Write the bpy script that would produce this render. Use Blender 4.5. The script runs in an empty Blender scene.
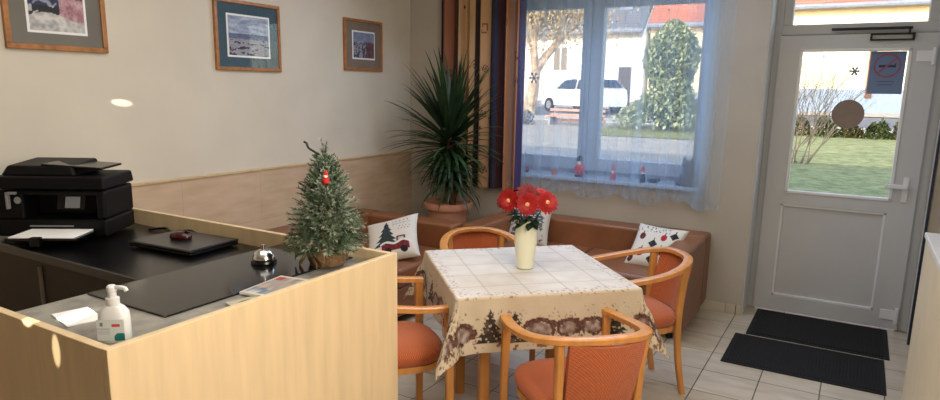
import bpy, math, random
from math import sin, cos, pi, radians, sqrt, hypot, exp
from mathutils import Vector, Matrix, noise
R = random.Random(7)
sc = bpy.context.scene
col = sc.collection

# ------------------------------------------------------------------ materials
def lin(c):
    return tuple((x / 12.92 if x <= .04045 else ((x + .055) / 1.055) ** 2.4) for x in c)
def nodes(name):
    m = bpy.data.materials.new(name); m.use_nodes = True
    nt = m.node_tree; b = nt.nodes['Principled BSDF']
    return m, nt, b
def N(nt, t, **kw):
    n = nt.nodes.new(t)
    for k, v in kw.items():
        if k in n.inputs: n.inputs[k].default_value = v
        else: setattr(n, k, v)
    return n
def ramp(nt, src, stops):
    r = nt.nodes.new('ShaderNodeValToRGB'); e = r.color_ramp.elements
    while len(e) < len(stops): e.new(.5)
    for i, (p, c) in enumerate(stops):
        e[i].position = p; e[i].color = (*lin(c), 1)
    nt.links.new(src, r.inputs[0]); return r.outputs[0]
def mapped(nt, scale=(1, 1, 1), coord='Object', rot=(0, 0, 0)):
    tc = nt.nodes.new('ShaderNodeTexCoord'); mp = nt.nodes.new('ShaderNodeMapping')
    mp.inputs['Scale'].default_value = scale; mp.inputs['Rotation'].default_value = rot
    nt.links.new(tc.outputs[coord], mp.inputs[0]); return mp.outputs[0]
def mat(name, c, rough=.5, metal=0, var=.06, scale=8, bump=0, bscale=60, stretch=(1, 1, 1), spec=.5, coat=0, sheen=0):
    m, nt, b = nodes(name)
    v = mapped(nt, stretch)
    n = N(nt, 'ShaderNodeTexNoise', Scale=scale, Detail=4.0); nt.links.new(v, n.inputs['Vector'])
    lo = tuple(max(0, x * (1 - var)) for x in c); hi = tuple(min(1, x * (1 + var)) for x in c)
    nt.links.new(ramp(nt, n.outputs[0], [(.3, lo), (.7, hi)]), b.inputs['Base Color'])
    b.inputs['Roughness'].default_value = rough; b.inputs['Metallic'].default_value = metal
    b.inputs['Specular IOR Level'].default_value = spec; b.inputs['Coat Weight'].default_value = coat
    b.inputs['Sheen Weight'].default_value = sheen
    if bump:
        n2 = N(nt, 'ShaderNodeTexNoise', Scale=bscale, Detail=3.0); nt.links.new(v, n2.inputs['Vector'])
        bp = N(nt, 'ShaderNodeBump', Strength=bump, Distance=.01)
        nt.links.new(n2.outputs[0], bp.inputs['Height']); nt.links.new(bp.outputs[0], b.inputs['Normal'])
    return m
def wood(name, c, stretch=(18, 18, 1.2), rough=.38, var=.13, spec=.45):
    return mat(name, c, rough, var=var, scale=3, stretch=stretch, spec=spec)
def vcol(name, rough=.8, sheen=0, bump=0, bscale=300, spec=.3):
    m, nt, b = nodes(name)
    a = nt.nodes.new('ShaderNodeVertexColor'); a.layer_name = 'Col'
    n = N(nt, 'ShaderNodeTexNoise', Scale=90.0, Detail=2.0); nt.links.new(mapped(nt), n.inputs['Vector'])
    mx = N(nt, 'ShaderNodeMixRGB', blend_type='MULTIPLY'); mx.inputs[0].default_value = .12
    nt.links.new(a.outputs[0], mx.inputs[1]); nt.links.new(n.outputs[0], mx.inputs[2])
    nt.links.new(mx.outputs[0], b.inputs['Base Color'])
    b.inputs['Roughness'].default_value = rough; b.inputs['Sheen Weight'].default_value = sheen
    b.inputs['Specular IOR Level'].default_value = spec
    if bump:
        n2 = N(nt, 'ShaderNodeTexNoise', Scale=bscale); nt.links.new(mapped(nt), n2.inputs['Vector'])
        bp = N(nt, 'ShaderNodeBump', Strength=bump, Distance=.004)
        nt.links.new(n2.outputs[0], bp.inputs['Height']); nt.links.new(bp.outputs[0], b.inputs['Normal'])
    return m
def glass(name, refl=.06, tint=(1, 1, 1)):
    m = bpy.data.materials.new(name); m.use_nodes = True; nt = m.node_tree; nt.nodes.clear()
    o = nt.nodes.new('ShaderNodeOutputMaterial'); t = nt.nodes.new('ShaderNodeBsdfTransparent'); g = nt.nodes.new('ShaderNodeBsdfGlossy')
    t.inputs[0].default_value = (*tint, 1); g.inputs['Roughness'].default_value = .02
    fr = N(nt, 'ShaderNodeLayerWeight', Blend=.5)
    pw = N(nt, 'ShaderNodeMath', operation='POWER'); pw.inputs[1].default_value = 4.0; nt.links.new(fr.outputs['Facing'], pw.inputs[0])
    ml = N(nt, 'ShaderNodeMath', operation='MULTIPLY_ADD'); ml.inputs[1].default_value = .8; ml.inputs[2].default_value = refl
    nt.links.new(pw.outputs[0], ml.inputs[0])
    mx = nt.nodes.new('ShaderNodeMixShader'); nt.links.new(ml.outputs[0], mx.inputs[0])
    nt.links.new(t.outputs[0], mx.inputs[1]); nt.links.new(g.outputs[0], mx.inputs[2]); nt.links.new(mx.outputs[0], o.inputs[0])
    return m

# ------------------------------------------------------------------ mesh builder
class MB:
    def __init__(s): s.v = []; s.f = []; s.c = []; s.mi = []; s.ca = None
    def add(s, vs, fs, mi=0, cols=None):
        o = len(s.v); s.v += [tuple(p) for p in vs]; s.f += [tuple(i + o for i in f) for f in fs]; s.mi += [mi] * len(fs)
        if cols is not None: s.c += cols
        elif s.c or s.ca: s.c += [s.ca or (1, 1, 1)] * len(vs)
        return s
    def box(s, x0, x1, y0, y1, z0, z1, mi=0, M=None):
        vs = [(x, y, z) for x in (x0, x1) for y in (y0, y1) for z in (z0, z1)]
        if M is not None: vs = [M @ Vector(p) for p in vs]
        return s.add(vs, [(0, 1, 3, 2), (4, 6, 7, 5), (0, 4, 5, 1), (2, 3, 7, 6), (0, 2, 6, 4), (1, 5, 7, 3)], mi)
    def hexa(s, p8, mi=0):   # bottom 4 ccw, top 4 ccw
        return s.add(p8, [(3, 2, 1, 0), (4, 5, 6, 7), (0, 1, 5, 4), (1, 2, 6, 5), (2, 3, 7, 6), (3, 0, 4, 7)], mi)
    def tube(s, pts, r, n=10, mi=0, cap=True, sq=None, up=(0, 0, 1)):
        pts = [Vector(p) for p in pts]; m = len(pts)
        rs = r if isinstance(r, (list, tuple)) else [r] * m
        vs = []; prev = None
        for i, p in enumerate(pts):
            t = (pts[min(i + 1, m - 1)] - pts[max(i - 1, 0)]).normalized()
            u = Vector(up)
            if abs(t.dot(u)) > .95: u = Vector((0, 1, 0)) if prev is None else prev
            a = t.cross(u).normalized(); b = a.cross(t).normalized(); prev = b
            if sq:
                w, h = sq if not callable(sq) else sq(i / (m - 1))
                k = .3
                for (x, y) in ((1, 1 - k), (1 - k, 1), (-1 + k, 1), (-1, 1 - k), (-1, -1 + k), (-1 + k, -1), (1 - k, -1), (1, -1 + k)):
                    vs.append(p + a * x * w / 2 + b * y * h / 2)
            else:
                for j in range(n):
                    q = 2 * pi * j / n; vs.append(p + (a * cos(q) + b * sin(q)) * rs[i])
        if sq: n = 8
        fs = [(i * n + j, i * n + (j + 1) % n, (i + 1) * n + (j + 1) % n, (i + 1) * n + j) for i in range(m - 1) for j in range(n)]
        if cap: fs += [tuple(reversed(range(n))), tuple((m - 1) * n + j for j in range(n))]
        return s.add(vs, fs, mi)
    def lathe(s, prof, n=24, c=(0, 0, 0), mi=0, cap=True, wob=None):
        vs = []
        for i, (r, z) in enumerate(prof):
            for j in range(n):
                q = 2 * pi * j / n; k = 1 if wob is None else wob(q, z)
                vs.append((c[0] + r * k * cos(q), c[1] + r * k * sin(q), c[2] + z))
        m = len(prof)
        fs = [(i * n + j, i * n + (j + 1) % n, (i + 1) * n + (j + 1) % n, (i + 1) * n + j) for i in range(m - 1) for j in range(n)]
        if cap: fs += [tuple(reversed(range(n))), tuple((m - 1) * n + j for j in range(n))]
        return s.add(vs, fs, mi)
    def ball(s, c, r, n=12, m=8, mi=0, M=None):
        r = r if isinstance(r, (tuple, list)) else (r, r, r)
        vs = []
        for i in range(m + 1):
            a = pi * i / m
            for j in range(n):
                q = 2 * pi * j / n
                p = Vector((sin(a) * cos(q) * r[0], sin(a) * sin(q) * r[1], -cos(a) * r[2]))
                if M is not None: p = M @ p
                vs.append(p + Vector(c))
        fs = [(i * n + j, i * n + (j + 1) % n, (i + 1) * n + (j + 1) % n, (i + 1) * n + j) for i in range(m) for j in range(n)]
        return s.add(vs, fs, mi)
    def grid(s, fn, nu, nv, colf=None, mi=0):
        vs = []; cs = []
        for i in range(nu + 1):
            for j in range(nv + 1):
                u, v = i / nu, j / nv; vs.append(fn(u, v))
                if colf: cs.append(colf(u, v))
        w = nv + 1
        fs = [(i * w + j, (i + 1) * w + j, (i + 1) * w + j + 1, i * w + j + 1) for i in range(nu) for j in range(nv)]
        return s.add(vs, fs, mi, cs if colf else None)
    def prism(s, poly, ax, a, b, mi=0):   # poly of 2D pts extruded along ax from a to b
        def P(p, h): return {'x': (h, p[0], p[1]), 'y': (p[0], h, p[1]), 'z': (p[0], p[1], h)}[ax]
        n = len(poly)
        return s.add([P(p, a) for p in poly] + [P(p, b) for p in poly],
                     [tuple(reversed(range(n))), tuple(range(n, 2 * n))] + [(i, (i + 1) % n, n + (i + 1) % n, n + i) for i in range(n)], mi)
    def build(s, name, mats, parent=None, smooth=False, bevel=0, seg=2, sub=0, solid=0, label=None, auto=40):
        me = bpy.data.meshes.new(name); me.from_pydata(s.v, [], s.f)
        mats = mats if isinstance(mats, (list, tuple)) else [mats]
        for m in mats: me.materials.append(m)
        me.polygons.foreach_set('material_index', s.mi)
        if s.c:
            a = me.color_attributes.new('Col', 'FLOAT_COLOR', 'POINT')
            fl = []
            for c in s.c: fl += [*lin(c), 1.0]
            a.data.foreach_set('color', fl)
        me.update()
        import bmesh
        bm = bmesh.new(); bm.from_mesh(me)
        bmesh.ops.recalc_face_normals(bm, faces=bm.faces)
        if len(bm.faces) > 1 or True: pass
        bm.to_mesh(me); bm.free()
        if smooth:
            me.polygons.foreach_set('use_smooth', [True] * len(me.polygons))
            if auto: me.set_sharp_from_angle(angle=radians(auto))
        o = bpy.data.objects.new(name, me); col.objects.link(o)
        if parent is not None: o.parent = parent
        if solid:
            md = o.modifiers.new('thick', 'SOLIDIFY'); md.thickness = solid; md.offset = 0
        if bevel:
            md = o.modifiers.new('bevel', 'BEVEL'); md.width = bevel; md.segments = seg; md.limit_method = 'ANGLE'
        if sub:
            md = o.modifiers.new('sub', 'SUBSURF'); md.levels = sub; md.render_levels = sub
        if label: o['label'] = label
        return o
def tag(o, label=None, cat=None, group=None, kind=None):
    if label: o['label'] = label
    if cat: o['category'] = cat
    if group: o['group'] = group
    if kind: o['kind'] = kind
    return o
def empty(name, loc=(0, 0, 0), rz=0, label=None, cat=None, group=None, kind=None):
    o = bpy.data.objects.new(name, None); col.objects.link(o); o.location = loc; o.rotation_euler = (0, 0, rz)
    o.empty_display_size = .1
    return tag(o, label, cat, group, kind)
def copy_tree(o, parent=None):
    c = o.copy(); col.objects.link(c)
    if parent: c.parent = parent
    for ch in [x for x in bpy.data.objects if x.parent == o and x != c]: copy_tree(ch, c)
    return c
def struct(o): o['kind'] = 'structure'; return o
def rot(ax, a): return Matrix.Rotation(a, 4, ax)
def T(x, y, z): return Matrix.Translation((x, y, z))
def ss(a, b, x):
    t = max(0, min(1, (x - a) / (b - a))); return t * t * (3 - 2 * t)
def mixc(a, b, t): return tuple(x + (y - x) * t for x, y in zip(a, b))
def nz(x, y, z=0.0): return noise.noise(Vector((x, y, z)))
def catmull(P, n=8):
    P = [Vector(p) for p in P]; out = []
    for i in range(len(P) - 1):
        p0 = P[max(i - 1, 0)]; p1 = P[i]; p2 = P[i + 1]; p3 = P[min(i + 2, len(P) - 1)]
        for k in range(n):
            t = k / n
            out.append(.5 * ((2 * p1) + (p2 - p0) * t + (2 * p0 - 5 * p1 + 4 * p2 - p3) * t * t + (3 * p1 - p0 - 3 * p2 + p3) * t ** 3))
    out.append(P[-1]); return out

# ------------------------------------------------------------------ palette
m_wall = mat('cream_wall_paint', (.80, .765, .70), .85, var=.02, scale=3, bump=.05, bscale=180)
m_wall_backlit = mat('window_wall_backlit_tint', (.69, .655, .60), .85, var=.02, scale=3, bump=.05, bscale=180)  # wall colour darkened: backlit shade of the window wall is in the paint
m_ceil = mat('ceiling_paint', (.9, .89, .86), .9, var=.01)
m_white = mat('white_plastic', (.86, .86, .86), .35, var=.02, scale=2)
m_wframe_shaded = mat('window_frame_shade_tint', (.62, .68, .76), .4, var=.02, scale=2)  # white frames tinted blue-grey, shade behind the sheer put into the colour
m_door = mat('door_plastic', (.74, .745, .74), .4, var=.02, scale=2)
m_doorp = mat('door_panel_plastic', (.735, .735, .73), .45, var=.02, scale=2)
m_maple = wood('maple_laminate', (.84, .74, .585), (9, 9, .9), .35, .035)
m_mapled = wood('maple_laminate_edge', (.76, .65, .49), (9, 9, .9), .4, .04)
m_orange = wood('honey_beech', (.76, .52, .27), (9, 9, 2), .3, .07, .5)
m_black = mat('black_desk_laminate', (.016, .017, .02), .28, var=.2, scale=4)
m_gloss = mat('black_gloss_glass', (.06, .062, .065), .12, var=.1, scale=3, spec=.5)
m_grey = mat('grey_marbled_laminate', (.52, .51, .48), .28, var=.16, scale=18)
m_dark = mat('dark_brown_board', (.10, .075, .06), .5, var=.15, scale=5)
m_bplast = mat('black_plastic', (.016, .018, .021), .5, var=.12, scale=20, bump=.03, bscale=250, spec=.22)
m_bplast2 = mat('black_plastic_gloss', (.02, .021, .024), .25, var=.1, scale=10)
m_gplast = mat('grey_plastic', (.5, .5, .5), .4)
m_chrome = mat('chrome', (.85, .85, .85), .12, metal=1, var=.02)
m_leather = mat('tan_leather', (.51, .325, .21), .38, var=.09, scale=5, bump=.12, bscale=160, spec=.5)
m_paper = mat('white_paper', (.93, .93, .92), .7, var=.01)
m_terra = mat('terracotta', (.76, .53, .42), .8, var=.08, scale=7, bump=.1, bscale=60)
m_soil = mat('soil', (.13, .09, .07), .95, var=.3, scale=40, bump=.6, bscale=60)
m_rubber = mat('black_rubber_mat', (.035, .035, .038), .85, var=.3, scale=60, bump=.5, bscale=400)
m_vc = vcol('painted_print', .85)
m_vcfab = vcol('printed_cotton', .9, sheen=.1, bump=.15, bscale=500)
m_vcgl = vcol('printed_card', .45)
m_burlap = mat('burlap', (.47, .36, .24), .95, var=.2, scale=120, bump=.5, bscale=300)
m_vase = mat('cream_ceramic', (.88, .87, .76), .28, var=.02, scale=3, spec=.5)
m_red = mat('red_petals', (.62, .035, .045), .6, var=.15, scale=60)
m_redd = mat('crimson_petals', (.47, .03, .06), .6, var=.15, scale=60)
m_leafdk = mat('dark_green_leaf', (.10, .17, .08), .5, var=.3, scale=20)
m_yucca = mat('yucca_leaf', (.15, .235, .14), .42, var=.35, scale=6, spec=.4)
m_bark = mat('bark', (.36, .27, .19), .9, var=.25, scale=25, bump=.5, bscale=50)
m_frame = wood('oak_picture_frame', (.62, .41, .22), (10, 10, 10), .4, .12)
m_hot = mat('dark_metal', (.09, .09, .09), .4, metal=.4)
m_cloth_red = mat('santa_red', (.75, .08, .07), .7)

def fabric():
    m, nt, b = nodes('rust_woven_fabric')
    v = mapped(nt, (1, 1, 1))
    ck = N(nt, 'ShaderNodeTexChecker', Scale=190.0); nt.links.new(v, ck.inputs['Vector'])
    ck.inputs[1].default_value = (*lin((.75, .40, .21)), 1); ck.inputs[2].default_value = (*lin((.60, .28, .14)), 1)
    nt.links.new(ck.outputs[0], b.inputs['Base Color']); b.inputs['Roughness'].default_value = .9
    b.inputs['Sheen Weight'].default_value = .15
    bp = N(nt, 'ShaderNodeBump', Strength=.4, Distance=.003); nt.links.new(ck.outputs['Fac'], bp.inputs['Height'])
    nt.links.new(bp.outputs[0], b.inputs['Normal']); return m
m_fab = fabric()

def tiles():
    m, nt, b = nodes('beige_stone_tiles')
    tc = nt.nodes.new('ShaderNodeTexCoord'); mp = nt.nodes.new('ShaderNodeMapping'); nt.links.new(tc.outputs['Object'], mp.inputs[0])
    mp.inputs['Location'].default_value = (-3.16, 1.45, 0)
    br = N(nt, 'ShaderNodeTexBrick'); br.offset = 0.0; br.squash = 1.0
    br.inputs['Scale'].default_value = 1.0; br.inputs['Brick Width'].default_value = .305; br.inputs['Row Height'].default_value = .305
    br.inputs['Mortar Size'].default_value = .0035; br.inputs['Mortar Smooth'].default_value = .3
    nt.links.new(mp.outputs[0], br.inputs['Vector'])
    st = mapped(nt, (1.5, 5, 1)); n = N(nt, 'ShaderNodeTexNoise', Scale=2.2, Detail=5.0, Distortion=.6); nt.links.new(st, n.inputs['Vector'])
    base = ramp(nt, n.outputs[0], [(.25, (.70, .645, .56)), (.5, (.77, .725, .65)), (.75, (.82, .78, .71))])
    br.inputs['Mortar'].default_value = (*lin((.33, .30, .26)), 1)
    nt.links.new(base, br.inputs['Color1'])
    d = N(nt, 'ShaderNodeMixRGB', blend_type='MULTIPLY'); d.inputs[0].default_value = 1; d.inputs[2].default_value = (.86, .84, .82, 1)
    nt.links.new(base, d.inputs[1]); nt.links.new(d.outputs[0], br.inputs['Color2'])
    nt.links.new(br.outputs[0], b.inputs['Base Color']); b.inputs['Roughness'].default_value = .28
    bp = N(nt, 'ShaderNodeBump', Strength=.4, Distance=.004, invert=True)
    nt.links.new(br.outputs['Fac'], bp.inputs['Height']); nt.links.new(bp.outputs[0], b.inputs['Normal'])
    return m
m_tiles = tiles()

def wains():
    m, nt, b = nodes('beech_wall_panelling')
    br = N(nt, 'ShaderNodeTexBrick'); br.offset = .4
    tc = nt.nodes.new('ShaderNodeTexCoord'); mp = nt.nodes.new('ShaderNodeMapping'); mp.inputs['Rotation'].default_value = (0, radians(90), radians(90))
    sx = nt.nodes.new('ShaderNodeSeparateXYZ'); nt.links.new(tc.outputs['Object'], sx.inputs[0])
    cx = nt.nodes.new('ShaderNodeCombineXYZ'); nt.links.new(sx.outputs['Y'], cx.inputs[0]); nt.links.new(sx.outputs['Z'], cx.inputs[1])
    nt.links.new(cx.outputs[0], br.inputs['Vector'])
    br.inputs['Scale'].default_value = 1; br.inputs['Brick Width'].default_value = .62; br.inputs['Row Height'].default_value = .335
    br.inputs['Mortar Size'].default_value = .0012
    n = N(nt, 'ShaderNodeTexNoise', Scale=2.0, Detail=5.0); nt.links.new(mapped(nt, (4, 2, 9)), n.inputs['Vector'])
    c = ramp(nt, n.outputs[0], [(.3, (.72, .62, .51)), (.7, (.79, .69, .58))])
    nt.links.new(c, br.inputs['Color1'])
    d = N(nt, 'ShaderNodeMixRGB', blend_type='MULTIPLY'); d.inputs[0].default_value = 1; d.inputs[2].default_value = (.95, .94, .93, 1)
    nt.links.new(c, d.inputs[1]); nt.links.new(d.outputs[0], br.inputs['Color2'])
    br.inputs['Mortar'].default_value = (*lin((.66, .56, .45)), 1)
    nt.links.new(br.outputs[0], b.inputs['Base Color']); b.inputs['Roughness'].default_value = .5; return m
m_wains = wains()

# ------------------------------------------------------------------ room shell
X0, YW, XR, YB, ZC = .22, -.30, 4.30, -8.2, 2.75
def wallbox(name, m, boxes):
    b = MB()
    for bx in boxes: b.box(*bx)
    return struct(b.build(name, m))
wallbox('floor', m_tiles, [(X0 - .3, XR + .3, YB - .2, .12, -.12, 0)])
wallbox('ceiling', m_ceil, [(X0 - .3, XR + .3, YB - .2, .15, ZC, ZC + .4), (-7, 14, YB - .2, .15, ZC + .4, ZC + 1.75)])  # unseen upper slab, thickened and widened to cast shade on the lawn
wallbox('wall_left', m_wall, [(X0 - .3, X0, YB - .2, .15, -.1, ZC)])
wallbox('wall_right', m_wall, [(XR, XR + .3, YB - .2, .15, -.1, ZC)])
wallbox('wall_rear', m_wall, [(X0, XR, YB - .2, YB, -.1, ZC)])
WX0, WX1, WZ0, WZ1 = 1.10, 2.82, .89, 2.40
DX0, DX1, DZ1 = 3.20, 4.24, 2.60
wallbox('wall_front', m_wall_backlit, [(X0, WX0, YW, .12, -.1, ZC), (WX0, WX1, YW, .12, -.1, WZ0), (WX0, WX1, YW, .12, WZ1, ZC),
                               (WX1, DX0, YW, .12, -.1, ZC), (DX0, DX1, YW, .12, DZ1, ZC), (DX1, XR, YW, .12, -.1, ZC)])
struct(MB().box(X0, X0 + .014, YB, YW, 0, 1.015).build('trim_1', m_wains))
struct(MB().box(X0, X0 + .022, YB, YW, 1.015, 1.03).build('trim_2', m_mapled, bevel=.003))
bb = MB()
x = 1.0
for x0, x1 in ((.25, .85), (.86, 1.46), (1.47, 2.07), (2.08, 2.68), (2.69, 3.085), (3.09, 3.198)):
    bb.box(x0, x1, YW - .012, YW, 0, .072)
struct(bb.build('baseboard_front', m_tiles, bevel=.002))

# window ------------------------------------------------------------
m_glass = glass('window_glass', .05, (.97, .98, 1))
win = empty('window_1', (0, 0, 0), kind='structure')
f = MB()
FX0, FX1, FZ0, FZ1 = WX0, WX1, WZ0, WZ1
f.box(FX0, FX1, -.06, .03, FZ0, FZ0 + .07); f.box(FX0, FX1, -.06, .03, FZ1 - .06, FZ1)
f.box(FX0, FX0 + .05, -.06, .03, FZ0, FZ1); f.box(FX1 - .04, FX1, -.06, .03, FZ0, FZ1)
f.box(1.835, 1.875, -.06, .03, FZ0, FZ1); f.build('window_frame', m_wframe_shaded, win, bevel=.006)
def sash(x0, x1, px0, px1, pz0=1.05, pz1=2.255):
    s = MB(); z0, z1 = FZ0 + .055, FZ1 - .05
    s.box(x0, px0, -.085, .0, z0, z1); s.box(px1, x1, -.085, .0, z0, z1)
    s.box(px0, px1, -.085, .0, z0, pz0); s.box(px0, px1, -.085, .0, pz1, z1)
    o = s.build('sash', m_wframe_shaded, win, bevel=.005)
    MB().add([(px0 - .01, -.04, pz0 - .01), (px1 + .01, -.04, pz0 - .01), (px1 + .01, -.04, pz1 + .01), (px0 - .01, -.04, pz1 + .01)], [(0, 1, 2, 3)]).build('pane', m_glass, o)
sash(1.135, 1.85, 1.21, 1.78); sash(1.86, 2.795, 1.955, 2.72)
MB().box(1.80, 1.83, -.115, -.085, 1.50, 1.53).box(1.807, 1.823, -.13, -.112, 1.40, 1.53).build('window_handle', m_wframe_shaded, win, bevel=.004)
MB().box(WX0 - .03, WX1 + .03, -.36, -.06, .885, .915).build('window_sill', m_wframe_shaded, win, bevel=.006)

# door --------------------------------------------------------------
dr = empty('door_1', (0, 0, 0), kind='structure')
f = MB()
f.box(DX0, DX0 + .055, -.04, .06, 0, DZ1); f.box(4.165, DX1, -.04, .06, 0, DZ1)
f.box(DX0 + .05, 4.17, -.036, .06, 2.005, 2.075); f.box(DX0 + .05, 4.17, -.036, .06, DZ1 - .09, DZ1)
f.box(DX0 + .05, DX0 + .11, -.03, .05, 2.07, DZ1 - .08); f.box(4.10, 4.17, -.03, .05, 2.07, DZ1 - .08)
f.build('door_frame', m_door, dr, bevel=.006)
MB().add([(DX0 + .1, .01, 2.07), (4.11, .01, 2.07), (4.11, .01, DZ1 - .08), (DX0 + .1, .01, DZ1 - .08)], [(0, 1, 2, 3)]).build('transom_pane', m_glass, dr)
lf = MB(); L0, L1 = DX0 + .048, 4.172
PX0, PX1, PZ0, PZ1 = 3.385, 4.03, .905, 1.905; QX0, QX1, QZ0, QZ1 = 3.365, 4.018, .128, .818
y0, y1 = -.075, -.005
lf.box(L0, QX0, y0, y1, .015, 2.0); lf.box(PX1, L1, y0, y1, .015, 2.0)
lf.box(QX0, PX1, y0, y1, .015, QZ0); lf.box(QX0, PX1, y0, y1, QZ1, PZ0); lf.box(QX0, PX1, y0, y1, PZ1, 2.0)
lf.box(QX0, PX0, y0, y1, PZ0, PZ1); lf.box(QX1, PX1, y0, y1, QZ0, QZ1)
leaf = lf.build('door_leaf', m_door, dr)
MB().box(QX0 - .01, QX1 + .01, -.055, -.02, QZ0 - .01, QZ1 + .01).build('lower_panel', m_doorp, dr)
be = MB()
for a in ((QX0, QX1, QZ0, QZ0 + .016), (QX0, QX1, QZ1 - .016, QZ1), (QX0, QX0 + .016, QZ0, QZ1), (QX1 - .016, QX1, QZ0, QZ1)):
    be.box(a[0], a[1], -.07, -.05, a[2], a[3])
for a in ((PX0 - .004, PX1 + .004, PZ0 - .004, PZ0 + .014), (PX0 - .004, PX1 + .004, PZ1 - .014, PZ1 + .004), (PX0 - .004, PX0 + .014, PZ0, PZ1), (PX1 - .014, PX1 + .004, PZ0, PZ1)):
    be.box(a[0], a[1], -.082, -.03, a[2], a[3])
be.build('glazing_bead', m_white, dr, bevel=.003)
MB().add([(PX0 - .01, -.042, PZ0 - .01), (PX1 + .01, -.042, PZ0 - .01), (PX1 + .01, -.042, PZ1 + .01), (PX0 - .01, -.042, PZ1 + .01)], [(0, 1, 2, 3)]).build('door_pane', m_glass, dr)
h = MB(); h.box(4.085, 4.12, -.085, -.075, .90, 1.07); h.box(4.09, 4.115, -.115, -.08, .995, 1.02); h.box(3.985, 4.115, -.125, -.105, .993, 1.022)
h.build('door_handle', m_white, dr, bevel=.005)
for zz in (.06, 1.80): MB().tube([(4.155, -.085, zz), (4.155, -.085, zz + .11)], .013, 10).box(4.06, 4.155, -.082, -.074, zz + .02, zz + .09).build('hinge', m_white, dr, bevel=.003)
c = MB(); c.box(3.56, 4.02, -.095, -.06, 2.026, 2.042); c.box(3.80, 4.035, -.10, -.07, 1.992, 2.002); c.box(3.80, 4.035, -.10, -.07, 1.955, 1.965)
c.box(3.79, 3.803, -.10, -.07, 1.955, 2.002); c.box(4.025, 4.038, -.10, -.07, 1.955, 2.002)
c.box(4.0, 4.012, -.09, -.075, 1.99, 2.03)
c.build('door_closer', m_hot, dr, bevel=.003)
MB().box(DX1 - .005, DX1, -.29, -.04, .0, DZ1).box(DX0, DX0 + .004, -.29, -.04, 0, DZ1).build('reveal_lining', m_white, dr)
MB().box(DX1 - .018, DX1 - .004, -.31, -.285, .0, DZ1).build('reveal_seal', mat('seal_rubber', (.13, .14, .19), .6), dr)

# stickers on the glass
def sign_col(u, v):
    x, y = (u - .5) * .2, (v - .5) * .276
    bg = mixc((.42, .50, .62), (.37, .47, .60), v); cx, cy = x, y - .046
    r = hypot(cx, cy); c = bg
    if abs(cy + .002) < .008 and abs(cx) < .05: c = (.17, .19, .26)
    if cx > .04 and .003 < cy < .014 and cx < .05: c = (.17, .19, .26)
    if .066 < r < .079: c = (.56, .31, .40)
    if r < .07 and abs(cx * .707 - cy * .707) < .006: c = (.56, .31, .40)
    if abs(x) < .05 and -.062 < y < -.054: c = (.30, .37, .48)
    if abs(x) < .04 and -.082 < y < -.075: c = (.30, .37, .48)
    return c
PXs = (3.808, 4.008); PZs = (1.612, 1.888)
g = MB().grid(lambda u, v: (PXs[0] + u * (PXs[1] - PXs[0]), -.051, PZs[0] + v * (PZs[1] - PZs[0])), 60, 84, lambda u, v: sign_col(u, v))
o = g.build('no_smoking_sign', m_vcgl, solid=.002); tag(o, 'no smoking sign with a red ring taped inside the door glass', 'sign')
o = MB().lathe([(.098, 0), (.098, .003)], 40).build('round_sticker', mat('brown_paper_sticker', (.52, .45, .40), .7, var=.03)); o.location = (3.716, -.048, 1.472); o.rotation_euler = (radians(90), 0, 0)
tag(o, 'large round brown sticker in the middle of the door glass', 'sticker')
def flake(loc, r, label):
    b = MB()
    for k in range(6):
        a = k * pi / 3; b.tube([(0, 0, 0), (r * cos(a), 0, r * sin(a))], .006, 6)
        for s in (-1, 1):
            p = (r * .6 * cos(a), 0, r * .6 * sin(a)); q = (p[0] + r * .3 * cos(a + s * .8), 0, p[2] + r * .3 * sin(a + s * .8)); b.tube([p, q], .004, 6)
    o = b.build('snowflake_sticker', mat('sticker_blue', (.40, .47, .60), .6)); o.location = loc
    return tag(o, label, 'sticker')
flake((1.345, -.054, 1.70), .05, 'dark star shaped sticker on the left window pane in front of the tree trunk')
flake((3.725, -.054, 1.76), .03, 'small star sticker on the door glass above the round sticker')

# ------------------------------------------------------------------ pictures on the left wall
def picture(yc, zc, w, h, mat_c, art, aw, ah, label, yo=0, zo=0, fw=.022):
    r = empty('framed_picture', (X0 + .002, yc, zc), 0, label, 'picture', 'framed pictures on the left wall')
    f = MB()
    for a in ((-w / 2, w / 2, h / 2 - fw, h / 2), (-w / 2, w / 2, -h / 2, -h / 2 + fw), (-w / 2, -w / 2 + fw, -h / 2 + fw, h / 2 - fw), (w / 2 - fw, w / 2, -h / 2 + fw, h / 2 - fw)):
        f.box(0, .022, a[0], a[1], a[2], a[3])
    f.build('frame', m_frame, r, bevel=.004)
    MB().box(.002, .010, -w / 2 + fw, w / 2 - fw, -h / 2 + fw, h / 2 - fw).build('mat', mat('picture_mat', mat_c, .8, var=.03), r)
    MB().box(.0105, .0125, yo - aw / 2 - .012, yo + aw / 2 + .012, zo - ah / 2 - .012, zo + ah / 2 + .012).build('white_border', m_paper, r)
    MB().grid(lambda u, v: (.0135, yo + (u - .5) * aw, zo + (v - .5) * ah), 70, 60, art).build('artwork', m_vc, r)
    MB().add([(.017, -w / 2 + fw, -h / 2 + fw), (.017, w / 2 - fw, -h / 2 + fw), (.017, w / 2 - fw, h / 2 - fw), (.017, -w / 2 + fw, h / 2 - fw)], [(0, 1, 2, 3)]).build('glass', m_pglass, r)
    return r
m_pglass = glass('picture_glass', .05)
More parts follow.
